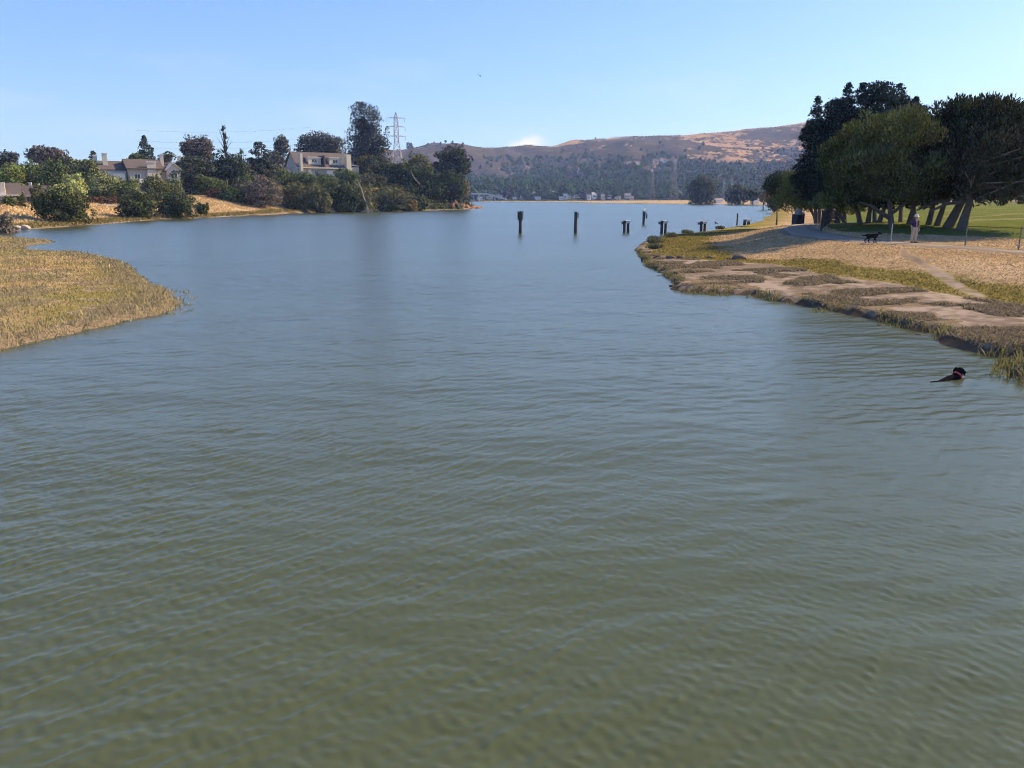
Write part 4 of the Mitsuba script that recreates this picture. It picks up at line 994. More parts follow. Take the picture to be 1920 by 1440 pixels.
clear = (np.exp(-((x - (0.195 * y)) / 55) ** 2 - ((y - 1420) / 70) ** 2) + np.exp(-((x - 0.19 * y) / 42) ** 2 - ((y - 1620) / 26) ** 2) + 1.2 * np.exp(-((x - 0.205 * y) / 20) ** 2 - ((y - 1740) / 60) ** 2))
top = 1830 + 110 * (den - 0.5) * 2 + 130 * ss(0.25, 0.4, x / y) - 60 * ss(0.0, -0.06, x / y)
keep = (x > -0.14 * y) & (x < 0.43 * y) & (clear < 0.45) & ((y < top) | ((np.abs(fb(x + 0.25 * y, y * 0.45, 260, 4, 21) - 0.5) * 2 < 0.16) & (rng.uniform(0, 1, len(x)) < 0.5) & (y < 2250)) | (rng.uniform(0, 1, len(x)) < 0.015)) & (rng.uniform(0, 1, len(x)) < 0.36)
for (hx, hy, *_) in HILL_HOUSES:
    keep &= ~((np.hypot(x - hx, y - hy) < 11) | ((np.abs(x - hx * y / hy) < 8) & (y < hy) & (y > hy - 62)))
x, y, den = x[keep], y[keep], den[keep]
z = hill_height(x, y)
hv, fs, cols_, nv = [], [], [], 0
pick = rng.integers(0, 5, len(x))
for q in range(5):
    mq = pick == q
    pv, pf = proto[q]
    s = rng.uniform(5.0, 10.5, mq.sum()) * np.where(y[mq] > 1900, 0.65, 1)
    hh = s * rng.uniform(0.8, 1.35, mq.sum())
    a = rng.uniform(0, 6.28, mq.sum())
    ca, sa = np.cos(a)[:, None], np.sin(a)[:, None]
    vx = (pv[None, :, 0] * ca - pv[None, :, 1] * sa) * s[:, None] + x[mq][:, None]
    vy = (pv[None, :, 0] * sa + pv[None, :, 1] * ca) * s[:, None] + y[mq][:, None]
    vz = pv[None, :, 2] * hh[:, None] * 1.15 + z[mq][:, None] - 0.8
    hv.append(np.stack([vx, vy, vz], -1).reshape(-1, 3))
    fs.append((pf[None] + (np.arange(mq.sum()) * len(pv))[:, None, None]).reshape(-1, 3) + nv)
    mauve = (ss(0.27, 0.34, x[mq] / y[mq]) * (rng.uniform(0, 1, mq.sum()) < 0.5) + (rng.uniform(0, 1, mq.sum()) < 0.05))[:, None]
    cc = (np.array([0.045, 0.084, 0.030]) * (1 - np.clip(mauve, 0, 1)) + np.array([0.095, 0.075, 0.062]) * np.clip(mauve, 0, 1)) * (1 + rng.normal(0, 0.25, (mq.sum(), 1)))
    cols_.append(np.repeat(np.clip(cc, 0.012, 0.3), len(pv), 0))
    nv += len(pv) * mq.sum()
key = thing('forest', 'continuous dark green and mauve woods covering the lower hillside', 'woods', kind='stuff')
put(key, np.vstack(hv), np.vstack(fs), np.vstack(cols_), 'leaf')

# trees standing on the skyline
for (sx, sy, sz, w, hgt) in ((-245, 2590, 0, 7, 10), (-210, 2600, 0, 9, 12), (-188, 2600, 0, 8, 12), (-155, 2600, 0, 7, 9), (-318, 2560, 0, 24, 26), (690, 2960, 0, 8, 11), (600, 2980, 0, 8, 9), (300, 2960, 0, 6, 8)):
    k = thing('ridge_tree', {-318: 'round dark tree on the skyline just right of the pylon', 690: 'tiny dark tree on the rising skyline at the right', 600: 'tiny dark tree on the skyline of the middle ridge', 300: 'tiny dark tree on the bald summit of the ridge'}.get(sx, 'tiny dark tree in the row on the left hilltop'), 'tree', group='trees on the ridge skyline')
    g = float(hill_height(np.array([float(sx)]), np.array([float(sy)]))[0])
    c_, q_ = clumps_in(rng, np.array([sx, sy, g + hgt * 0.5]), np.array([w / 2, w / 2, hgt / 2]), 9, w * 0.33, 'round')
    v, f, colr = leaf_cloud(rng, c_, q_, np.full(9, 26), max(1.0, w * 0.12), (0.045, 0.055, 0.035))
    put(f'{k}__crown', v, f, colr, 'leaf')
    put(f'{k}__trunk', *MB().tube([(sx, sy, g - 1), (sx, sy, g + hgt * 0.5)], [0.7, 0.4], (0.1, 0.08, 0.06)).arrays(), 'bark')


# ---------------------------------------------------------------- buildings
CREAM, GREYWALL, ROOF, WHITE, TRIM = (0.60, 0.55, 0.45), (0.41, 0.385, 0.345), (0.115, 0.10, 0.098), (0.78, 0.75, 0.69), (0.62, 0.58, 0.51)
DARKGLASS = (0.05, 0.055, 0.065)


class House:
    """A building in its own frame (front towards -y), placed at x, y, z and turned by yaw."""

    def __init__(self, name, label, cat, x, y, z, yaw, group=None, s=1.0):
        self.key, self.at = thing(name, label, cat, group), (x, y, z, yaw, s)

    def put(self, name, mb, bsdf='paint'):
        mb.placed(*self.at)
        return part(self.key, name, mb, bsdf)

    def window(self, x0, x1, y, z0, z1, face='front', arch=False):
        """Frame proud of the wall, pane set back in it, a mullion."""
        w = 0.12
        if face == 'front':
            B = lambda mb, a, b, p, q, c, d, col: mb.box(a, b, p, q, c, d, col)
        else:      # the face x = y argument, window spans x0..x1 in local y
            B = lambda mb, a, b, p, q, c, d, col: mb.box(p, q, a, b, c, d, col)
        fr = MB()
        o = -0.06
        B(fr, x0 - w, x0, y + o, y + 0.05, z0 - w, z1 + w, WHITE)
        B(fr, x1, x1 + w, y + o, y + 0.05, z0 - w, z1 + w, WHITE)
        B(fr, x0, x1, y + o, y + 0.05, z0 - w, z0, WHITE)
        B(fr, x0, x1, y + o, y + 0.05, z1, z1 + w, WHITE)
        xm = (x0 + x1) / 2
        B(fr, xm - 0.04, xm + 0.04, y + o + 0.02, y + 0.05, z0, z1, WHITE)
        if arch:
            t = np.linspace(0, np.pi, 10)
            pts = np.stack([xm + np.cos(t) * (x1 - x0) / 2, 0 * t + y - 0.02, z1 + w + np.sin(t) * (x1 - x0) / 2], 1)
            fr.tube(pts, 0.07, WHITE, 5)
        k = self.put('window', fr)
        gl = MB()
        B(gl, x0, x1, y - 0.012, y + 0.04, z0, z1, DARKGLASS)
        if arch:
            t = np.linspace(0, np.pi, 10)
            v = np.vstack([[xm, y - 0.015, z1 + w], np.stack([xm + np.cos(t) * (x1 - x0) / 2, 0 * t + y - 0.015, z1 + w + np.sin(t) * (x1 - x0) / 2], 1)])
            gl.add(v, [[0, i, i + 1] for i in range(1, 10)], DARKGLASS)
        gl.placed(*self.at)
        kk = numbered(k, 'pane')
        put(kk, *gl.arrays(), 'window_glass')

    def chimney(self, roof, x, y, z0, z1, w=0.9, d=0.9):
        mb = MB().box(x - w / 2, x + w / 2, y - d / 2, y + d / 2, z0, z1, CREAM).box(x - w / 2 - 0.12, x + w / 2 + 0.12, y - d / 2 - 0.12, y + d / 2 + 0.12, z1, z1 + 0.22, WHITE)
        mb.placed(*self.at)
        put(numbered(roof, 'chimney'), *mb.arrays())

    def balcony(self, x0, x1, y, z, depth=1.5):
        mb = MB().box(x0, x1, y - depth, y, z - 0.2, z, WHITE).box(x0, x1, y - depth, y - depth + 0.1, z + 0.003, z + 0.95, WHITE)
        mb.box(x0, x0 + 0.1, y - depth + 0.1, y, z + 0.003, z + 0.95, WHITE).box(x1 - 0.1, x1, y - depth + 0.1, y, z + 0.003, z + 0.95, WHITE)
        self.put('balcony', mb)


# apartment building on the left
h = House('apartment_building', 'cream three-storey apartment building with brown-grey gabled roofs and chimneys behind the light green trees', 'apartment building', -101.0, 226.0, 2.4, math.radians(33))
h.put('wall', MB().gable_wall(-13.5, -5.2, 1.2, 11, -1.0, 9.4, 11.4, WHITE))
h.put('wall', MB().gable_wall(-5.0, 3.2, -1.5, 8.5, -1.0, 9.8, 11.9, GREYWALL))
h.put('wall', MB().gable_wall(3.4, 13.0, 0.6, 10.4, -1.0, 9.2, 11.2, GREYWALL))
r1 = h.put('roof', MB().gable(-14.2, -5.05, 0.4, 11.8, 9.4, 11.85, ROOF))
r2 = h.put('roof', MB().gable(-5.6, 3.9, -2.4, 9.4, 9.75, 12.4, ROOF))
r3 = h.put('roof', MB().gable(3.92, 13.6, -0.2, 11.2, 9.2, 11.7, ROOF))
h.put('dormer', MB().gable_wall(4.9, 8.5, -0.9, 4, 5.6, 9.6, 11.1, CREAM, axis='y'))
h.put('dormer_roof', MB().gable(4.5, 8.9, -1.4, 5, 9.55, 11.5, TRIM, axis='y'))
h.window(5.9, 7.5, -0.9, 7.3, 8.6, arch=True)
h.put('stair_tower', MB().box(-8.6, -5.9, -1.0, 1.2, -1.0, 8.3, WHITE))
h.window(-7.9, -6.7, -1.0, 5.6, 7.2)
h.window(-7.9, -6.7, -1.0, 2.0, 3.6)
h.window(-12.4, -10.9, 1.2, 5.6, 7.2)
h.window(-3.6, -2.2, -1.5, 6.6, 8.2)
h.put('chimney_stack', MB().box(-0.3, 2.0, -2.2, -1.5, -1.0, 11.4, CREAM).box(-0.45, 2.15, -2.35, -1.5, 11.4, 11.6, WHITE))
h.chimney(r1, -12.2, 4, 10.2, 13.0)
h.chimney(r1, -9.9, 3.6, 10.0, 13.6, 1.2)
h.chimney(r3, 4.6, 3.6, 10.4, 13.6)
h.chimney(r3, 9.4, 3.8, 10.4, 13.4)
h.balcony(-4.6, -0.5, -1.5, 6.0)
h.balcony(-4.6, -0.5, -1.5, 2.6)
h.balcony(2.2, 3.3, -1.5, 2.6)
h.window(-2.0, -0.9, -1.5, 3.0, 4.9)
h.window(9.4, 11.2, 0.6, 6.3, 7.9)
h.window(9.4, 11.2, 0.6, 2.6, 4.2)

# condominium on the knoll
h = House('condominium', 'cream hillside condominium with two dormers and two tall chimneys on the wooded knoll', 'house', -76.5, 324.5, 11.3, math.radians(38))
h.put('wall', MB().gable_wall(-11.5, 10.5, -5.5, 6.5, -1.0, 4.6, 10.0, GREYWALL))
r1 = h.put('roof', MB().gable(-12.0, 11.0, -6.6, 7.6, 4.5, 10.6, ROOF))
for dx in (-6.8, 2.0):
    h.put('dormer', MB().box(dx, dx + 5.2, -5.2, 0.2, 5.6, 8.3, CREAM))
    h.put('dormer_roof', MB().box(dx - 0.3, dx + 5.5, -5.5, 0.6, 8.3, 8.6, TRIM))
    h.window(dx + 1.4, dx + 3.3, -5.2, 6.5, 7.7)
h.put('gutter', MB().box(-12.0, 11.0, -6.85, -6.6, 4.25, 4.6, TRIM))
h.put('partition', MB().box(-0.9, -0.5, -6.7, 0, 4.7, 9.2, ROOF))
h.put('chimney_stack', MB().box(-11.0, -10.1, -7.4, -5.5, -1.0, 9.6, CREAM))
h.put('chimney_stack', MB().box(8.2, 10.2, -7.5, -5.5, -1.0, 9.8, CREAM))
h.put('garage_door', MB().box(0.6, 4.2, -5.62, -5.5, 0.2, 3.6, WHITE))
h.put('door', MB().box(-7.2, -5.9, -5.6, -5.5, 1.2, 3.9, WHITE))
h.window(-4.6, -3.0, -5.5, 2.0, 3.6)
h.put('porch', MB().box(11.02, 15.5, -3.5, -3.2, 5.6, 6.0, TRIM).box(11.02, 11.4, -3.5, -3.2, -1, 5.6, TRIM).box(15.1, 15.5, -3.5, -3.2, -1, 5.6, TRIM).box(11.02, 15.4, -3.1, 3, -1, 5.2, CREAM))
h.put('brace', MB().box(-11.62, -11.5, -4.5, 0.5, 1.2, 1.7, ROOF))

# the two low houses at the left edge
h = House('low_house', 'low cream house cut by the left edge with a pale square chimney', 'house', -93.5, 146.0, 3.0, math.radians(30), s=0.78)
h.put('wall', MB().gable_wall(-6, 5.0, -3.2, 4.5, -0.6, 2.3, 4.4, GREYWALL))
r1 = h.put('roof', MB().gable(-6.8, 5.8, -4.2, 5.4, 2.3, 4.9, ROOF))
h.put('chimney_stack', MB().box(1.6, 2.7, -4.6, -3.2, -0.6, 5.0, CREAM))
h.put('porch', MB().box(1.6, 5.6, -5.6, -4.25, 2.0, 2.25, WHITE).box(2.0, 2.2, -5.5, -5.25, -0.6, 2.0, WHITE).box(5.2, 5.5, -5.5, -5.25, -0.6, 2.0, WHITE).box(3.3, 3.5, -5.5, -5.3, -0.6, 2.0, WHITE))
h.window(2.4, 3.8, -3.2, 0.7, 1.9)
h.window(-4.2, -2.4, -3.2, 0.7, 1.9)
h = House('low_house', 'low house with a brown-grey hipped roof and white porch posts, right of the chimney house', 'house', -91.0, 153.0, 3.2, math.radians(24), s=0.66)
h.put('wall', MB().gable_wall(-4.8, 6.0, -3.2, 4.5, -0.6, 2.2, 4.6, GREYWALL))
r1 = h.put('roof', MB().gable(-5.6, 6.8, -4.4, 5.4, 2.2, 5.0, ROOF))
h.put('front_gable', MB().gable(-4.9, -0.9, -4.6, 1.5, 3.0, 4.6, ROOF, axis='y'))
h.chimney(r1, 0.2, 1.6, 3.9, 5.6, 0.7)
h.chimney(r1, 2.2, 1.4, 3.9, 5.3, 0.6)
h.put('porch', MB().box(-2.2, 6.6, -5.2, -4.45, 1.9, 2.15, TRIM).box(-2.0, -1.75, -5.1, -4.85, -0.6, 1.9, WHITE).box(2.0, 2.25, -5.1, -4.85, -0.6, 1.9, WHITE).box(6.1, 6.4, -5.1, -4.85, -0.6, 1.9, WHITE))
h.window(-0.6, 1.2, -3.2, 0.6, 1.8)
h.window(3.0, 4.8, -3.2, 0.6, 1.8)

ORD = ['leftmost'] + [f'{q}{"st" if q % 10 == 1 and q != 11 else "nd" if q % 10 == 2 and q != 12 else "rd" if q % 10 == 3 and q != 13 else "th"}' for q in range(2, 60)]


def rank(items):
    """Place of each item from left to right as seen from the bridge."""
    order = sorted(range(len(items)), key=lambda q: items[q][0] / items[q][1])
    return {q: ORD[p] for p, q in enumerate(order)}


# houses on the far hillside and buildings along the far shore
rng = np.random.default_rng(40)
for i, (hx, hy, w, d, hh, yaw) in enumerate(HILL_HOUSES):
    z = float(hill_height(np.array([hx]), np.array([hy]))[0])
    wi = int(rng.integers(0, 4))
    wall = [(0.62, 0.56, 0.50), (0.42, 0.28, 0.20), (0.34, 0.22, 0.17), (0.70, 0.67, 0.62)][wi]
    lab = f'small {["beige", "reddish", "brown", "white"][wi]} house, {rank(HILL_HOUSES)[i]} of the houses on the far hillside counted from the left'.replace('leftmost of', 'leftmost of').replace(' counted from the left', '' if rank(HILL_HOUSES)[i] == 'leftmost' else ' from the left')
    h = House('hillside_house', lab, 'house', hx, hy, z, yaw, group='houses on the far hillside')
    h.put('wall', MB().gable_wall(-w / 2, w / 2, -d / 2, d / 2, -3, hh + 3.0, hh + 4.8, wall))
    h.put('roof', MB().gable(-w / 2 - 0.6, w / 2 + 0.6, -d / 2 - 0.8, d / 2 + 0.8, hh + 2.9, hh + 5.4, (0.24, 0.13, 0.10)))
    h.put('window', MB().box(-w / 2 + 1, w / 2 - 1, -d / 2 - 0.08, -d / 2 + 0.02, hh * 0.55 + 2, hh * 0.8 + 2.4, DARKGLASS))
for i, (hx, hy, w, d, hh, yaw) in enumerate(SHORE_BUILDINGS):
    z = max(float(height(np.array([hx]), np.array([hy]))[0]), float(hill_height(np.array([hx]), np.array([hy]))[0]))
    wi = int(rng.integers(0, 4))
    wall = [(0.75, 0.73, 0.70), (0.62, 0.57, 0.50), (0.80, 0.79, 0.77), (0.45, 0.40, 0.36)][wi]
    rk = rank(SHORE_BUILDINGS)[i]
    lab = f'small {["pale", "tan", "white", "brown"][wi]} building, {rk} in the row along the far waterfront' + ('' if rk == 'leftmost' else ' from the left')
    h = House('waterfront_building', lab, 'building', hx, hy, z, yaw, group='buildings along the far waterfront')
    h.put('wall', MB().gable_wall(-w / 2, w / 2, -d / 2, d / 2, -1, hh * 0.75, hh, wall))
    h.put('roof', MB().gable(-w / 2 - 0.4, w / 2 + 0.4, -d / 2 - 0.4, d / 2 + 0.4, hh * 0.75, hh + 0.35, [(0.30, 0.26, 0.25), (0.55, 0.53, 0.52), (0.2, 0.17, 0.16)][int(rng.integers(0, 3))]))
    h.put('window', MB().box(-w / 2 + 0.8, w / 2 - 0.8, -d / 2 - 0.06, -d / 2 + 0.02, hh * 0.3, hh * 0.52, DARKGLASS))
for (hx, hy, w, hh, lab) in ((163.5, 640, 6, 3.2, 'small white hut under a tree on the far shore'), (168.0, 560, 4.5, 4.5, 'small white house beside the dark round bush on the far right shore')):
    h = House('white_hut', lab, 'hut', hx, hy, float(height(np.array([hx]), np.array([hy]))[0]) + (1.5 if hh > 4 else 0), 0.3)
    h.put('wall', MB().gable_wall(-w / 2, w / 2, -2, 2, -3, hh * 0.7, hh, WHITE))
    h.put('roof', MB().gable(-w / 2 - 0.3, w / 2 + 0.3, -2.3, 2.3, hh * 0.7, hh + 0.3, (0.35, 0.28, 0.25)))

# bridge and causeway at the end of the bay
k = thing('bridge', 'pale concrete road bridge on slender piers at the far end of the bay', 'bridge')
CONC = (0.50, 0.47, 0.42)
t = np.linspace(0, 1, 25)
bx = -150 + t * 143
bz = np.where(bx < -36, 11.2, 11.2 - 7.4 * ss(-40, -4, bx))
deck, rail = MB(), MB()
for i in range(24):
    v = [[bx[i + q], 1150 + yy, bz[i + q] + zz] for q in (0, 1) for yy in (0, 12) for zz in (-1.3, 0)]
    f = [[0, 4, 5], [0, 5, 1], [2, 3, 7], [2, 7, 6], [1, 5, 7], [1, 7, 3], [0, 2, 6], [0, 6, 4]]
    deck.add(v, f, CONC)
    v = [[bx[i + q], 1150 + yy, bz[i + q] + zz] for q in (0, 1) for yy in (0.0, 0.3) for zz in (0.003, 1.0)]
    rail.add(v, f, (0.6, 0.57, 0.53))
part(k, 'deck', deck)
part(k, 'railing', rail)
for i, px_ in enumerate(np.arange(-146, -8, 7.6)):
    zt = float(np.interp(px_, bx, bz)) - 1.32
    big = i % 3 == 1
    part(k, 'pier', MB().box(px_ - (0.7 if big else 0.4), px_ + (0.7 if big else 0.4), 1151, 1161, -1.5, zt, CONC if big else (0.33, 0.32, 0.31)))
k = thing('causeway', 'long low purple-grey highway embankment wall running right from the bridge', 'causeway', kind='structure')
mb = MB()
for i in range(8):
    x0 = 48 + i * 17
    mb.box(x0, x0 + 16.9, 1243, 1247, 0.2, 8.2, (0.16, 0.15, 0.16)).box(x0, x0 + 16.9, 1242.6, 1247.4, 8.204, 8.9, (0.26, 0.24, 0.25))
put(k, *mb.arrays())

# ---------------------------------------------------------------- pylons and wires
STEEL_GREY, FAINT = (0.46, 0.44, 0.43), (0.27, 0.26, 0.26)


def lattice(name, label, x, y, z0, z1, wb, wt, arms, yaw, t=0.16, group=None, steel=None):
    STEEL = steel or STEEL_GREY
    k = thing(name, label, 'pylon', group)
    H = z1 - z0
    n = 9
    zs = [H * (1 - (1 - i / n) ** 1.25) for i in range(n + 1)]
    wd = lambda z: wb + (wt - wb) * min(1, (z / (H * 0.62))) if z < H * 0.62 else wt * (1 - 0.85 * max(0, (z - H * 0.9) / (H * 0.1)))
    legs, brace = MB(), MB()
    for sx in (-1, 1):
        for sy in (-1, 1):
            legs.tube([(sx * wd(z) / 2, sy * wd(z) / 2, z) for z in zs], t, STEEL, 4)
    for a, b in zip(zs[:-1], zs[1:]):
        A, B = wd(a) / 2, wd(b) / 2
        for s in (-1, 1):
            brace.tube([(-A, s * A, a), (B, s * B, b)], t * 0.6, STEEL, 4, False).tube([(A, s * A, a), (-B, s * B, b)], t * 0.6, STEEL, 4, False)
            brace.tube([(s * A, -A, a), (s * B, B, b)], t * 0.6, STEEL, 4, False).tube([(s * A, A, a), (s * B, -B, b)], t * 0.6, STEEL, 4, False)
            brace.tube([(-B, s * B, b), (B, s * B, b)], t * 0.6, STEEL, 4, False)
    for nm, mb in (('leg_frame', legs), ('bracing', brace)):
        mb.placed(x, y, z0, yaw)
        part(k, nm, mb)
    for fz, wa in arms:
        z = H * fz
        mb = MB().tube([(-wa, 0, z), (0, 0, z + 0.5), (wa, 0, z)], t * 0.9, STEEL, 4).tube([(-wa, 0, z), (wa, 0, z)], t * 0.9, STEEL, 4)
        for s in (-1, 1):
            mb.tube([(s * wa, 0, z), (s * wa, 0, z - 2.2)], t * 0.7, (0.2, 0.18, 0.17), 4)
        mb.placed(x, y, z0, yaw)
        part(k, 'cross_arm', mb)
    return k


lattice('pylon', 'tall steel lattice pylon with three cross arms beside the tallest eucalyptus', -57.5, 410, 8.0, 45.6, 9.5, 2.1, ((0.93, 4.4), (0.82, 4.4), (0.70, 4.6)), 0.25, 0.11)
lattice('pylon', 'pale steel lattice pylon on the far shore left of the lone dark tree', 168, 840, 1.5, 43, 9.0, 2.0, ((0.93, 4.6), (0.80, 5.0), (0.68, 5.0)), 0.1, 0.065, steel=FAINT)
lattice('pylon', 'small thin pylon behind the first, on the far shore below the hillside houses', 156, 900, 1.5, 34, 6.0, 1.6, ((0.9, 3.4), (0.76, 3.6)), 0.1, 0.055, steel=FAINT)
for px_, lab in ((205.9, 'left one of the two thin frame pylons right of the lone tree'), (213.5, 'right one of the two thin frame pylons right of the lone tree')):
    lattice('pylon', lab, px_, 790, 1.5, 25.0, 4.6, 0.8, ((0.93, 1.8),), 0.0, 0.055, steel=FAINT)
k = thing('power_line', 'thin power lines crossing in front of the dark cypresses', 'power line')
for q, (za, zb_) in enumerate(((21.0, 22.5), (18.4, 19.8), (16.9, 18.2))):
    t = np.linspace(0, 1, 16)
    p = np.stack([-96 + 42 * t, 210 + 10 * t, za + (zb_ - za) * t - 2.6 * 4 * t * (1 - t) * 0.3], 1)
    part(k, 'wire', MB().tube(p, 0.02, (0.28, 0.28, 0.30), 4))

# ---------------------------------------------------------------- pilings in the water


def piling_fn(p, n, uv):
    a = mikit.fbm(p.x * 9, p.y * 9, p.z * 1.4, octaves=3)
    return mikit.mix((0.035, 0.03, 0.028), (0.10, 0.085, 0.075), a)


scene['piling_wood'] = {'type': 'twosided', 'bsdf': {'type': 'principled', 'base_color': mikit.proc(piling_fn), 'roughness': 0.8}}
BEAM = (0.72, 0.67, 0.60)
rng = np.random.default_rng(50)


def pile(x, y, h, r, lean=(0, 0)):
    t = np.linspace(0, 1, 6)
    p = np.stack([x + lean[0] * t, y + lean[1] * t, -1.2 + (h + 1.2) * t], 1)
    return MB().tube(p, r * (1 + 0.05 * rng.normal(size=6)) * (1.03 - 0.06 * t), (0.05, 0.045, 0.04), 10)


GP = 'old timber pilings standing in the creek'
k = thing('piling', 'tall single piling with planks bolted round its top, leftmost in the water', 'piling', GP)
part(k, 'post', pile(1.0, 96.5, 2.45, 0.21), 'piling_wood')
for q, (ox, oy, dark) in enumerate(((-0.25, -0.05, True), (0.26, -0.12, False), (0.0, -0.27, True))):
    part(k, 'plank', MB().box(1.0 + ox - 0.09, 1.0 + ox + 0.09, 96.5 + oy - 0.1, 96.5 + oy + 0.1, 1.55 + 0.03 * q, 2.55 + 0.04 * q, (0.08, 0.07, 0.06) if dark else (0.42, 0.33, 0.29)))
k = thing('piling', 'tall single piling with a plain flat top, second from left in the water', 'piling', GP)
part(k, 'post', pile(7.64, 96.5, 2.5, 0.21), 'piling_wood')
part(k, 'plank', MB().box(7.86, 7.98, 96.35, 96.6, 1.75, 2.4, (0.36, 0.29, 0.27)))
k = thing('piling', 'single piling with a bracket near its top, carrying the gull, farthest out', 'piling', GP)
part(k, 'post', pile(21.1, 129, 2.05, 0.23), 'piling_wood')
part(k, 'bracket', MB().box(21.28, 21.45, 128.7, 129.0, 1.25, 2.05, (0.60, 0.57, 0.55)).box(21.46, 21.62, 128.7, 129.0, 0.95, 1.7, (0.07, 0.065, 0.07)))
k = thing('piling', 'thin short piling by the right bank behind the stump', 'piling', GP)
part(k, 'post', pile(36.1, 129, 1.75, 0.13), 'piling_wood')
for (x, y, hh, lab) in ((13.95, 98.0, 1.42, 'pair of pilings joined by a pale beam, leftmost of the three pairs'), (17.95, 95.0, 1.5, 'pair of pilings joined by a pale beam, standing behind the tip of the right bank'), (24.1, 101.3, 1.25, 'pair of pilings joined by a pale beam, nearest to the right bank')):
    k = thing('piling_pair', lab, 'pilings', 'paired pilings with cross beams')
    part(k, 'post', pile(x - 0.24, y, hh, 0.17), 'piling_wood')
    part(k, 'post', pile(x + 0.24, y + 0.15, hh - 0.22, 0.17), 'piling_wood')
    part(k, 'beam', MB().box(x - 0.05, x + 0.42, y - 0.28, y + 0.9, hh - 0.30, hh + 0.02, BEAM))
    part(k, 'beam', MB().box(x - 0.5, x - 0.42, y - 0.3, y + 0.9, hh - 0.42, hh - 0.12, (0.12, 0.11, 0.09)))
k = thing('piling_pair', 'low stump of a piling pair with a pale beam beside the right bank', 'pilings')
part(k, 'post', pile(35.0, 121.0, 0.95, 0.22), 'piling_wood')
part(k, 'post', pile(35.7, 121.3, 0.85, 0.22), 'piling_wood')
part(k, 'beam', MB().box(35.3, 35.95, 120.7, 122.0, 0.72, 1.05, BEAM))

# ---------------------------------------------------------------- fences and the kiosk by the path
k = thing('slatted_fence', 'dark slatted fence along the footpath at the edge of the shade', 'fence')
A, B = np.array([24.75, 64.3]), np.array([39.2, 96.0])
n = 46
DW = (0.060, 0.050, 0.045)
for i in range(n):
    p = A + (B - A) * (i / (n - 1)) ** 1.0
    g = float(height(p[:1], p[1:])[0])
    wpost = i % 7 == 0
    w = 0.055 if wpost else 0.042
    part(k, 'post' if wpost else 'slat', MB().box(-w, w, -(0.042 if not wpost else 0.055), (0.042 if not wpost else 0.055), -0.3 if wpost else 0.08, 1.6 if wpost else 1.5, DW).placed(p[0], p[1], g, math.atan2(B[1] - A[1], B[0] - A[0]) - math.pi / 2 ))
for zz in (0.35, 1.3):
    pts = []
    for i in range(12):
        p = A + (B - A) * i / 11
        pts.append((p[0] + 0.1, p[1], float(height(p[:1], p[1:])[0]) + zz))
    part(k, 'rail', MB().tube(pts, 0.05, DW, 5))

k = thing('chain_link_fence', 'low chain-link fence with slim posts and a dark top rail right of the standing man', 'fence')
CP = [(23.55, 50.9), (24.35, 50.2), (26.6, 47.9), (28.0, 45.0), (29.8, 41.5), (31.5, 38.0)]
GAL = (0.16, 0.17, 0.16)
rails = []
for i, (x, y) in enumerate(CP):
    x += 0.55
    g = float(height(np.array([x]), np.array([y]))[0])
    rails.append((x, y, g + 1.18))
    if i != 1:
        part(k, 'post', MB().tube([(x, y, g - 0.3), (x, y, g + 1.22)], 0.032, (0.40, 0.40, 0.38) if i == 0 else GAL, 6).tube([(x, y, g + 1.22), (x, y, g + 1.27)], 0.042, GAL, 6))
part(k, 'top_rail', MB().tube(rails[2:], 0.022, (0.05, 0.055, 0.05), 6))
mesh = MB()
for a, b in zip(rails[2:-1], rails[3:]):
    a, b = np.array(a), np.array(b)
    L = np.linalg.norm(b - a)
    m_ = int(L / 0.16)
    for i in range(m_):
        for s in (0, 1):
            t0, t1 = i / m_, min(1, max(0, (i + (1 if s else -1) * 7) / m_))
            p, q = a + (b - a) * t0, a + (b - a) * t1
            mesh.tube([p + [0, 0, -0.03], q + [0, 0, -1.12]], 0.0035, (0.12, 0.125, 0.12), 3, False)
kk = part(k, 'wire_mesh', mesh)
labels[kk] = {'kind': 'stuff'}

k = thing('kiosk', 'dark box-shaped litter station with a grey top and a pale post beside the path', 'litter bin')
kx, ky = 34.0, 95.6
g = float(height(np.array([kx]), np.array([ky]))[0])
yaw = 0.5
for (x0, x1, nm) in ((-0.64, 0.02, 'cabinet'), (0.06, 0.6, 'cabinet')):
    part(k, nm, MB().box(x0, x1, -0.4, 0.4, -0.1, 1.28, (0.055, 0.055, 0.06)).box(x0 + 0.05, x1 - 0.05, -0.43, -0.4, 0.1, 1.15, (0.035, 0.035, 0.04)).placed(kx, ky, g, yaw))
part(k, 'lid', MB().box(-0.68, 0.64, -0.44, 0.44, 1.284, 1.36, (0.22, 0.22, 0.23)).placed(kx, ky, g, yaw))
part(k, 'top_box', MB().box(-0.34, 0.24, -0.3, 0.3, 1.363, 1.86, (0.24, 0.25, 0.28)).placed(kx, ky, g, yaw))
part(k, 'post', MB().box(0.68, 0.86, -0.1, 0.1, -0.3, 1.55, (0.46, 0.43, 0.38)).placed(kx, ky, g, yaw))
k = thing('utility_box', 'small grey utility box at the roadside beyond the leftmost oak', 'box')
g = float(height(np.array([-86.0]), np.array([156.0]))[0])
put(k, *MB().box(-0.6, 0.6, -0.5, 0.5, -0.2, 1.3, (0.40, 0.40, 0.38)).box(-0.66, 0.66, -0.56, 0.56, 1.303, 1.4, (0.3, 0.3, 0.3)).placed(-86.0, 156.0, g, 0.3).arrays())

# stones: pale ones at the left inlet, clods on the mud edge
rng = np.random.default_rng(60)


def stone(rng, r):
    ico = trimesh.creation.icosphere(2, 1.0)
    w = np.array(ico.vertices)
    w = w * (1 + 0.35 * (meshkit.fbm(w * 1.3 + rng.uniform(0, 50, 3), 3)[:, None] - 0.5) * 2) * r
    return w, np.array(ico.faces)


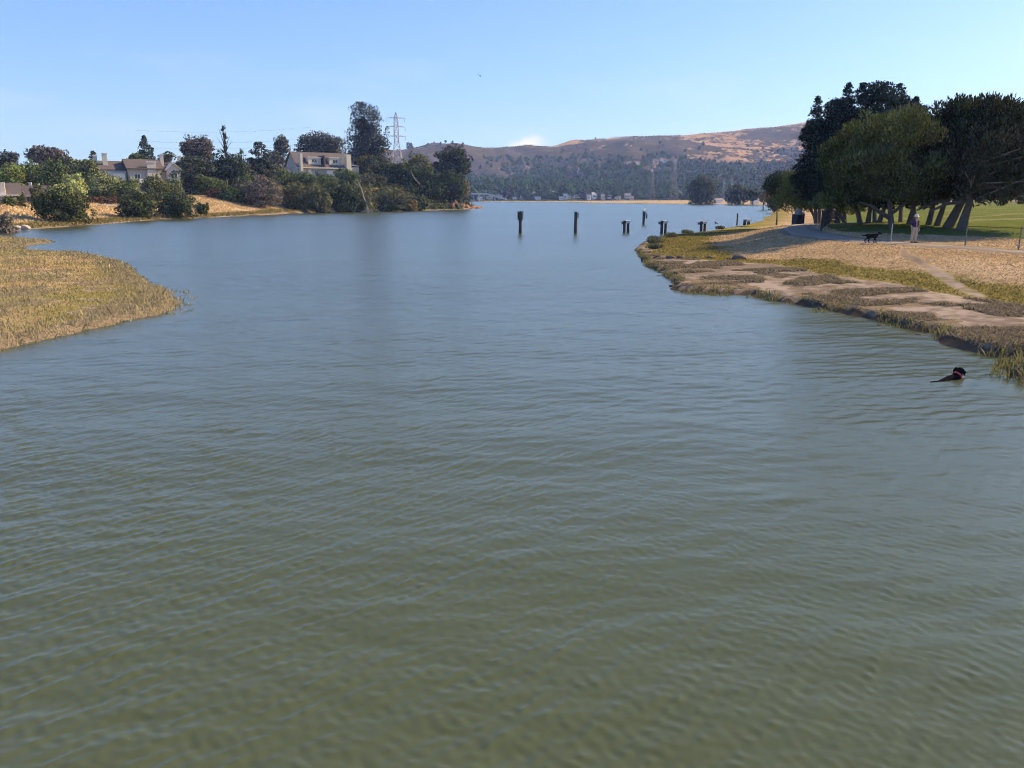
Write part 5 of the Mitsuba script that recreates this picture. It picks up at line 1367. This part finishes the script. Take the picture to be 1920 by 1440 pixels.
for i in range(6):
    k = thing('rock', 'pale rounded rock in the small pile at the left edge by the inlet', 'rock', 'rocks at the left inlet')
    r = rng.uniform(0.2, 0.45)
    v, f = stone(rng, np.array([r * 1.3, r, r * 0.8]))
    put(k, v + [-64.2 + rng.uniform(0, 2.6), 100.5 + rng.uniform(-1.5, 1.5), 0.25 + rng.uniform(0, 0.3)], f, np.array((0.45, 0.38, 0.34)) * rng.uniform(0.7, 1.2), 'paint', True)
clods = [(8.9, 52.6, .38), (9.5, 51.9, .30), (10.2, 51.2, .34), (10.8, 50.9, .3), (11.6, 50.4, .26), (12.4, 50.0, .26), (8.5, 46.2, .25), (8.3, 44.2, .22), (7.9, 42.6, .16), (8.5, 41.2, .18), (8.1, 39.2, .2), (7.9, 37.4, .22), (7.5, 37.0, .14), (13.4, 49.2, .2), (12.3, 23.6, .16), (12.0, 25.4, .15), (12.9, 22.6, .14)]
for i, (x, y, r) in enumerate(clods):
    k = thing('mud_clod', f'dark mud clod, {rank([(-c[1], 1) for c in clods])[i].replace("leftmost", "farthest")} along the right bank edge' + ('' if rank([(-c[1], 1) for c in clods])[i] == 'leftmost' else ' counted from the far end'), 'clod', 'mud clods along the right bank')
    v, f = stone(rng, np.array([r * 1.0, r * 0.7, r * 0.5]))
    g = float(height(np.array([x]), np.array([y]))[0])
    put(k, v + [x, y, max(g, -0.05) + 0.05 * r], f, np.array((0.11, 0.085, 0.07)) * rng.uniform(0.7, 1.2), 'paint', True)
k = thing('rock', 'larger dark grey rounded rock on the mud where the pale salt strip begins', 'rock')
v, f = stone(rng, np.array([0.42, 0.3, 0.26]))
put(k, v + [13.9, 48.9, float(height(np.array([13.9]), np.array([48.9]))[0]) + 0.1], f, (0.13, 0.115, 0.10), 'paint', True)
for (x, y, hh, lab) in ((12.9, 72.5, 0.6, 'grey-green weed clump at the tip of the right bank'), (12.2, 68.6, 0.5, 'low grey-green weed clump just left of the tip of the right bank'), (15.6, 78.5, 0.6, 'grey-green weed clump beyond the tip of the right bank'), (19.4, 88.5, 0.5, 'small weed clump in front of the second piling pair'), (26.2, 100.6, 0.5, 'weed clump at the foot of the nearest piling pair'), (11.0, 61.5, 0.4, 'low weed clump on the green edge of the bank')):
    k = thing('weed_clump', lab, 'weeds')
    g = max(0.1, float(height(np.array([x]), np.array([y]))[0]))
    c_ = np.array([x, y, g + hh * 0.4]) + rng.normal(0, 1, (8, 3)) * [0.17, 0.17, 0.05]
    v, f, colr = leaf_cloud(rng, c_, np.full((8, 3), 0.30 * hh + 0.1) * [2.0, 1.6, 0.8], np.full(8, 90), 0.08, (0.16, 0.165, 0.10), spiky=True, aspect=0.35)
    put(k, v, f, colr, 'leaf')

# ---------------------------------------------------------------- people and animals


def hull(a, ra, b, rb):
    s = lambda p, r: m3.Manifold.sphere(r, 14).translate([float(q) for q in p])
    return m3.Manifold.batch_hull([s(a, ra), s(b, rb)])


def body(bones, edge, smooth=6):
    """Tapered bones joined into one surface, refined and smoothed."""
    m = m3.Manifold()
    for a, ra, b, rb in bones:
        m = m + hull(a, ra, b, rb)
    m = m.refine_to_length(edge)
    q = m.to_mesh()
    t = trimesh.Trimesh(q.vert_properties[:, :3], q.tri_verts, process=True)
    trimesh.smoothing.filter_taubin(t, lamb=0.5, nu=0.52, iterations=smooth)
    return np.array(t.vertices), np.array(t.faces)


def place(v, x, y, z, yaw, s=1.0):
    c, sn = math.cos(yaw), math.sin(yaw)
    return np.asarray(v) * s @ np.array([[c, -sn, 0], [sn, c, 0], [0, 0, 1]]).T + [x, y, z]


SKIN = (0.42, 0.26, 0.19)
px_, py_ = 25.35, 50.55
gz_ = float(height(np.array([px_]), np.array([py_]))[0]) + 0.065
YAW = math.radians(16)
k = thing('person', 'man in a navy shirt, khaki trousers and pale sun hat standing on the footpath', 'person')
bones = []
J = dict(neck=(0.02, -0.02, 1.47), chin=(0.035, -0.05, 1.55), head=(0.03, -0.03, 1.63), hipl=(-0.10, 0, 0.92), hipr=(0.10, 0, 0.92))
bones += [((0.02, 0.0, 1.40), 0.062, (0.025, -0.02, 1.53), 0.058), ((0.03, 0.0, 1.63), 0.088, (0.035, -0.035, 1.60), 0.085), ((0.035, -0.05, 1.57), 0.062, (0.04, -0.07, 1.535), 0.042),
          ((0.04, -0.108, 1.605), 0.012, (0.042, -0.122, 1.575), 0.016),                                   # nose
          ((-0.055, 0.0, 1.605), 0.022, (-0.058, 0.005, 1.575), 0.014), ((0.118, 0.0, 1.605), 0.022, (0.121, 0.005, 1.575), 0.014),   # ears
          ((0.022, -0.098, 1.548), 0.011, (0.058, -0.098, 1.548), 0.011)]                                     # lips
bones += [((-0.17, 0.0, 1.32), 0.075, (0.17, 0.0, 1.32), 0.075), ((0, 0, 1.30), 0.13, (0, -0.02, 1.02), 0.135)]
for s in (-1, 1):
    sh, el, wr = np.array((s * 0.20, 0.0, 1.35)), np.array((s * 0.265, 0.015, 1.08)), np.array((s * 0.275, -0.05, 0.84))
    bones += [(sh, 0.058, el, 0.044), (el, 0.043, wr, 0.028)]
    palm = wr + np.array((0.0, -0.02, -0.075))
    bones += [(wr, 0.028, palm, 0.036)]
    for i, (dy, ln) in enumerate(((-0.032, 0.070), (-0.011, 0.080), (0.010, 0.074), (0.030, 0.058))):
        a = palm + np.array((0, dy, -0.02))
        b = a + np.array((-s * 0.004, 0.0, -ln * 0.55))
        c = b + np.array((-s * 0.018, -0.004, -ln * 0.42))
        bones += [(a, 0.0105, b, 0.0095), (b, 0.0095, c, 0.0078)]
    a = wr + np.array((-s * 0.01, -0.035, -0.03))
    b = a + np.array((-s * 0.012, -0.028, -0.035))
    c = b + np.array((-s * 0.006, -0.006, -0.03))
    bones += [(a, 0.013, b, 0.011), (b, 0.011, c, 0.009)]
    hip, kn, an = np.array((s * 0.095, 0.0, 0.90)), np.array((s * 0.125, -0.02, 0.49)), np.array((s * 0.135, 0.02, 0.08))
    bones += [(hip, 0.085, kn, 0.055), (kn, 0.055, an, 0.038), (an, 0.038, an + np.array((s * 0.01, -0.10, -0.03)), 0.03)]
v, f = body(bones, 0.022, 4)
put(f'{k}__body', place(v, px_, py_, gz_, YAW), f, SKIN, 'paint', True)
shirt = [((-0.165, 0.0, 1.335), 0.098, (0.165, 0.0, 1.335), 0.098), ((-0.09, -0.01, 1.30), 0.12, (-0.075, -0.03, 1.02), 0.125), ((0.09, -0.01, 1.30), 0.12, (0.075, -0.03, 1.02), 0.125), ((-0.07, -0.02, 0.99), 0.12, (0.07, -0.02, 0.99), 0.12)]
for s in (-1, 1):
    shirt += [((s * 0.195, 0.0, 1.35), 0.082, (s * 0.25, 0.01, 1.13), 0.066)]
v, f = body(shirt, 0.025, 3)
put(f'{k}__shirt', place(v, px_, py_, gz_, YAW), f, (0.030, 0.030, 0.075), 'paint', True)
tr = [((-0.08, -0.005, 0.95), 0.125, (0.08, -0.005, 0.95), 0.125)]
for s in (-1, 1):
    tr += [((s * 0.095, 0.0, 0.90), 0.108, (s * 0.125, -0.02, 0.49), 0.088), ((s * 0.125, -0.02, 0.49), 0.088, (s * 0.135, 0.015, 0.10), 0.068)]
v, f = body(tr, 0.025, 3)
put(f'{k}__trousers', place(v, px_, py_, gz_, YAW), f, (0.44, 0.37, 0.28), 'paint', True)
for s in (-1, 1):
    v, f = body([((s * 0.135, 0.03, 0.045), 0.045, (s * 0.15, -0.13, 0.032), 0.036)], 0.02, 3)
    put(numbered(k, 'shoe'), place(v, px_, py_, gz_, YAW), f, (0.10, 0.08, 0.07), 'paint', True)
prof = np.array([(0.0, 1.775), (0.06, 1.77), (0.10, 1.74), (0.112, 1.68), (0.115, 1.655), (0.175, 1.625), (0.178, 1.617), (0.11, 1.643), (0.0, 1.66)])
hat = trimesh.creation.revolve(prof, sections=24)
hv_ = np.array(hat.vertices) + [0.03, -0.015, 0.0]
hv_[:, 2] += (hv_[:, 1] + 0.015) * 0.12
put(f'{k}__hat', place(hv_, px_, py_, gz_, YAW), np.array(hat.faces), (0.66, 0.62, 0.50), 'paint', True)
v, f = body([((-0.03, 0.055, 1.62), 0.05, (0.09, 0.055, 1.62), 0.05), ((-0.045, 0.04, 1.60), 0.035, (-0.045, 0.03, 1.57), 0.025), ((0.105, 0.04, 1.60), 0.035, (0.105, 0.03, 1.57), 0.025)], 0.02, 2)
put(f'{k}__hair', place(v, px_, py_, gz_, YAW), f, (0.16, 0.13, 0.11), 'paint', True)

FUR = (0.014, 0.013, 0.014)
# black dog walking to the right (local +x forward)
k = thing('dog', 'black dog walking right on the footpath beside the man', 'dog')
bn = [((-0.24, 0, 0.45), 0.115, (0.0, 0, 0.44), 0.125), ((0.0, 0, 0.44), 0.125, (0.20, 0, 0.43), 0.145), ((0.22, 0, 0.46), 0.12, (0.36, 0, 0.56), 0.085),
      ((0.38, 0, 0.60), 0.082, (0.43, 0, 0.60), 0.072), ((0.46, 0, 0.585), 0.05, (0.55, 0, 0.565), 0.036),
      ((-0.34, 0, 0.48), 0.05, (-0.50, 0, 0.44), 0.032), ((-0.50, 0, 0.44), 0.032, (-0.62, 0, 0.48), 0.018)]
for s, ph in ((-1, 0.10), (1, -0.08)):
    bn += [((-0.25, s * 0.07, 0.42), 0.085, (-0.20 + ph * 0.5, s * 0.085, 0.29), 0.055), ((-0.20 + ph * 0.5, s * 0.085, 0.29), 0.05, (-0.33 + ph, s * 0.085, 0.16), 0.028), ((-0.33 + ph, s * 0.085, 0.16), 0.028, (-0.29 + ph, s * 0.085, 0.035), 0.026), ((-0.29 + ph, s * 0.085, 0.03), 0.028, (-0.24 + ph, s * 0.085, 0.025), 0.024)]
    bn += [((0.22, s * 0.075, 0.40), 0.07, (0.18 - ph * 0.3, s * 0.085, 0.27), 0.042), ((0.18 - ph * 0.3, s * 0.085, 0.27), 0.04, (0.20 - ph, s * 0.085, 0.14), 0.028), ((0.20 - ph, s * 0.085, 0.14), 0.028, (0.20 - ph, s * 0.085, 0.03), 0.026), ((0.20 - ph, s * 0.085, 0.028), 0.028, (0.25 - ph, s * 0.085, 0.024), 0.024)]
    bn += [((0.37, s * 0.07, 0.655), 0.026, (0.39, s * 0.095, 0.57), 0.022)]
v, f = body(bn, 0.025, 4)
dx, dy = 22.75, 50.6
dz = float(height(np.array([dx]), np.array([dy]))[0]) + 0.06
put(f'{k}__body', place(v, dx, dy, dz, -0.12), f, FUR, 'bark', True)
ring = [(0.325 + 0.045 * math.cos(a), 0.098 * math.sin(a), 0.545 + 0.085 * math.cos(a) * -1) for a in np.linspace(0, 2 * np.pi, 17)]
mb = MB().tube(ring, 0.012, (0.16, 0.16, 0.18), 6).add(*[np.array(q) for q in (trimesh.creation.icosphere(1, 0.02).vertices + [0.40, 0, 0.45], trimesh.creation.icosphere(1, 0.02).faces)], (0.7, 0.7, 0.7))
mb.placed(dx, dy, dz, -0.12)
part(k, 'collar', mb)

# black dog swimming towards the right bank (local +x forward)
k = thing('swimming_dog', 'black dog with a bright coral-red collar swimming towards the right bank', 'dog')
bn = [((-0.30, 0, -0.10), 0.11, (0.0, 0, -0.045), 0.125), ((0.0, 0, -0.045), 0.125, (0.20, 0, -0.03), 0.13), ((0.20, 0, -0.02), 0.12, (0.335, 0, 0.09), 0.088),
      ((0.36, 0, 0.165), 0.092, (0.40, 0, 0.16), 0.082), ((0.43, 0, 0.145), 0.055, (0.54, 0, 0.12), 0.038), ((-0.36, 0, -0.05), 0.045, (-0.60, 0.03, -0.03), 0.03)]
for s in (-1, 1):
    bn += [((0.33, s * 0.085, 0.225), 0.026, (0.335, s * 0.128, 0.16), 0.030), ((0.335, s * 0.128, 0.16), 0.03, (0.345, s * 0.135, 0.10), 0.02)]
    bn += [((0.15, s * 0.09, -0.10), 0.06, (0.28, s * 0.10, -0.24), 0.035), ((0.28, s * 0.10, -0.24), 0.035, (0.38, s * 0.10, -0.28), 0.03)]
    bn += [((-0.25, s * 0.08, -0.14), 0.07, (-0.32, s * 0.09, -0.30), 0.04)]
v, f = body(bn, 0.02, 4)
sx_, sy_, syaw = 9.90, 17.40, math.radians(26)
put(f'{k}__body', place(v, sx_, sy_, 0.03, syaw, 0.93), f, FUR, 'bark', True)
n_ = 22
a = np.linspace(0, 2 * np.pi, n_ + 1)[:-1]
axis = unit(np.array([0.135, 0, 0.11]))
e1 = np.array([0, 1.0, 0])
e2 = np.cross(axis, e1)
cen = np.array([0.29, 0, 0.062])
v, f = [], []
for wv in (-0.022, 0.022):
    for rr in (0.108, 0.116):
        v.append(cen + axis * wv + rr * (np.cos(a)[:, None] * e1 + np.sin(a)[:, None] * e2))
v = np.vstack(v)
for i in range(n_):
    j = (i + 1) % n_
    for p_, q_ in ((1, 3), (3, 2), (2, 0), (0, 1)):
        f += [[p_ * n_ + i, p_ * n_ + j, q_ * n_ + j], [p_ * n_ + i, q_ * n_ + j, q_ * n_ + i]]
put(f'{k}__collar', place(v, sx_, sy_, 0.03, syaw, 0.93), f, (0.72, 0.09, 0.09), 'paint')


def bird(key, x, y, z, s, wings, col, yaw=0.0, back=None):
    bb, ff = body([((-0.12, 0, 0), 0.05, (0.08, 0, 0.01), 0.065), ((0.08, 0, 0.01), 0.06, (0.17, 0, 0.05), 0.035), ((0.19, 0, 0.05), 0.016, (0.24, 0, 0.042), 0.006), ((-0.12, 0, 0), 0.04, (-0.24, 0, 0.0), 0.02)], 0.02, 3)
    put(f'{key}__body', place(bb, x, y, z, yaw, s), ff, col, 'paint', True)
    for sd in (-1, 1):
        t = np.linspace(0, 1, 6)
        spn = sd * (0.04 + 0.42 * t)
        up = wings * (0.34 * t - 0.02)
        lead, trail = 0.06 + 0.06 * np.sin(np.pi * t) - 0.08 * t, -0.09 - 0.02 * t + 0.06 * t ** 2
        v, f = [], []
        for i in range(6):
            for yy, zz in ((lead[i], 0.012), (trail[i], 0.004), (lead[i], -0.006), (trail[i], -0.004)):
                v.append((yy, spn[i], up[i] + zz))
        for i in range(5):
            o, q = 4 * i, 4 * i + 4
            f += [[o, o + 1, q + 1], [o, q + 1, q], [o + 2, q + 3, o + 3], [o + 2, q + 2, q + 3], [o, q, q + 2], [o, q + 2, o + 2], [o + 1, o + 3, q + 3], [o + 1, q + 3, q + 1]]
        put(numbered(key, 'wing'), place(np.array(v), x, y, z, yaw, s), f, back if back is not None else col, 'paint')


k = thing('flying_bird', 'small dark bird flying in the clear sky', 'bird')
bird(k, -1.55, 41.0, 9.85, 0.34, 0.95, (0.035, 0.035, 0.04), math.radians(-75))
k = thing('gull', 'white gull perched on top of the farthest piling', 'gull')
bb, ff = body([((-0.14, 0, 0.18), 0.06, (0.08, 0, 0.22), 0.085), ((0.08, 0, 0.24), 0.06, (0.13, 0, 0.36), 0.048), ((0.17, 0, 0.36), 0.018, (0.23, 0, 0.345), 0.008), ((-0.14, 0, 0.18), 0.045, (-0.30, 0, 0.14), 0.02),
               ((0.0, -0.035, 0.14), 0.014, (0.0, -0.035, 0.0), 0.010), ((0.0, 0.035, 0.14), 0.014, (0.0, 0.035, 0.0), 0.010)], 0.02, 3)
put(f'{k}__body', place(bb, 21.12, 128.95, 2.06, 0.8, 1.35), ff, (0.80, 0.80, 0.80), 'paint', True)
for sd in (-1, 1):
    v, f = body([((0.04, sd * 0.07, 0.24), 0.035, (-0.26, sd * 0.05, 0.17), 0.016)], 0.02, 2)
    put(numbered(k, 'wing'), place(v, 21.12, 128.95, 2.06, 0.8, 1.35), f, (0.36, 0.37, 0.40), 'paint', True)
k = thing('duck', 'tiny dark water bird floating off the right bank between the pilings', 'duck')
bb, ff = body([((-0.14, 0, 0.04), 0.07, (0.10, 0, 0.05), 0.09), ((0.10, 0, 0.08), 0.05, (0.16, 0, 0.20), 0.045), ((0.19, 0, 0.19), 0.02, (0.26, 0, 0.18), 0.012)], 0.02, 3)
put(f'{k}__body', place(bb, 34.2, 134.6, 0.0, 2.6, 1.3), ff, (0.03, 0.028, 0.03), 'paint', True)
for sd in (-1, 1):
    v, f = body([((0.06, sd * 0.085, 0.08), 0.03, (-0.18, sd * 0.06, 0.08), 0.016)], 0.02, 2)
    put(numbered(k, 'wing'), place(v, 34.2, 134.6, 0.0, 2.6, 1.3), f, (0.06, 0.055, 0.05), 'paint', True)

# ---------------------------------------------------------------- the air
scene['haze'] = {'type': 'cube', 'to_world': T4().translate([500, 1900, 178]).scale([3800, 2500, 182]), 'bsdf': {'type': 'null'}, 'interior': {'type': 'ref', 'id': 'air'}}
labels['haze'] = {'label': 'pale blue haze over the bay and the hills', 'category': 'haze', 'kind': 'stuff'}
labels['sky'] = {'label': 'clear pale blue sky with a low fog bank behind the ridge', 'category': 'sky', 'kind': 'structure'}
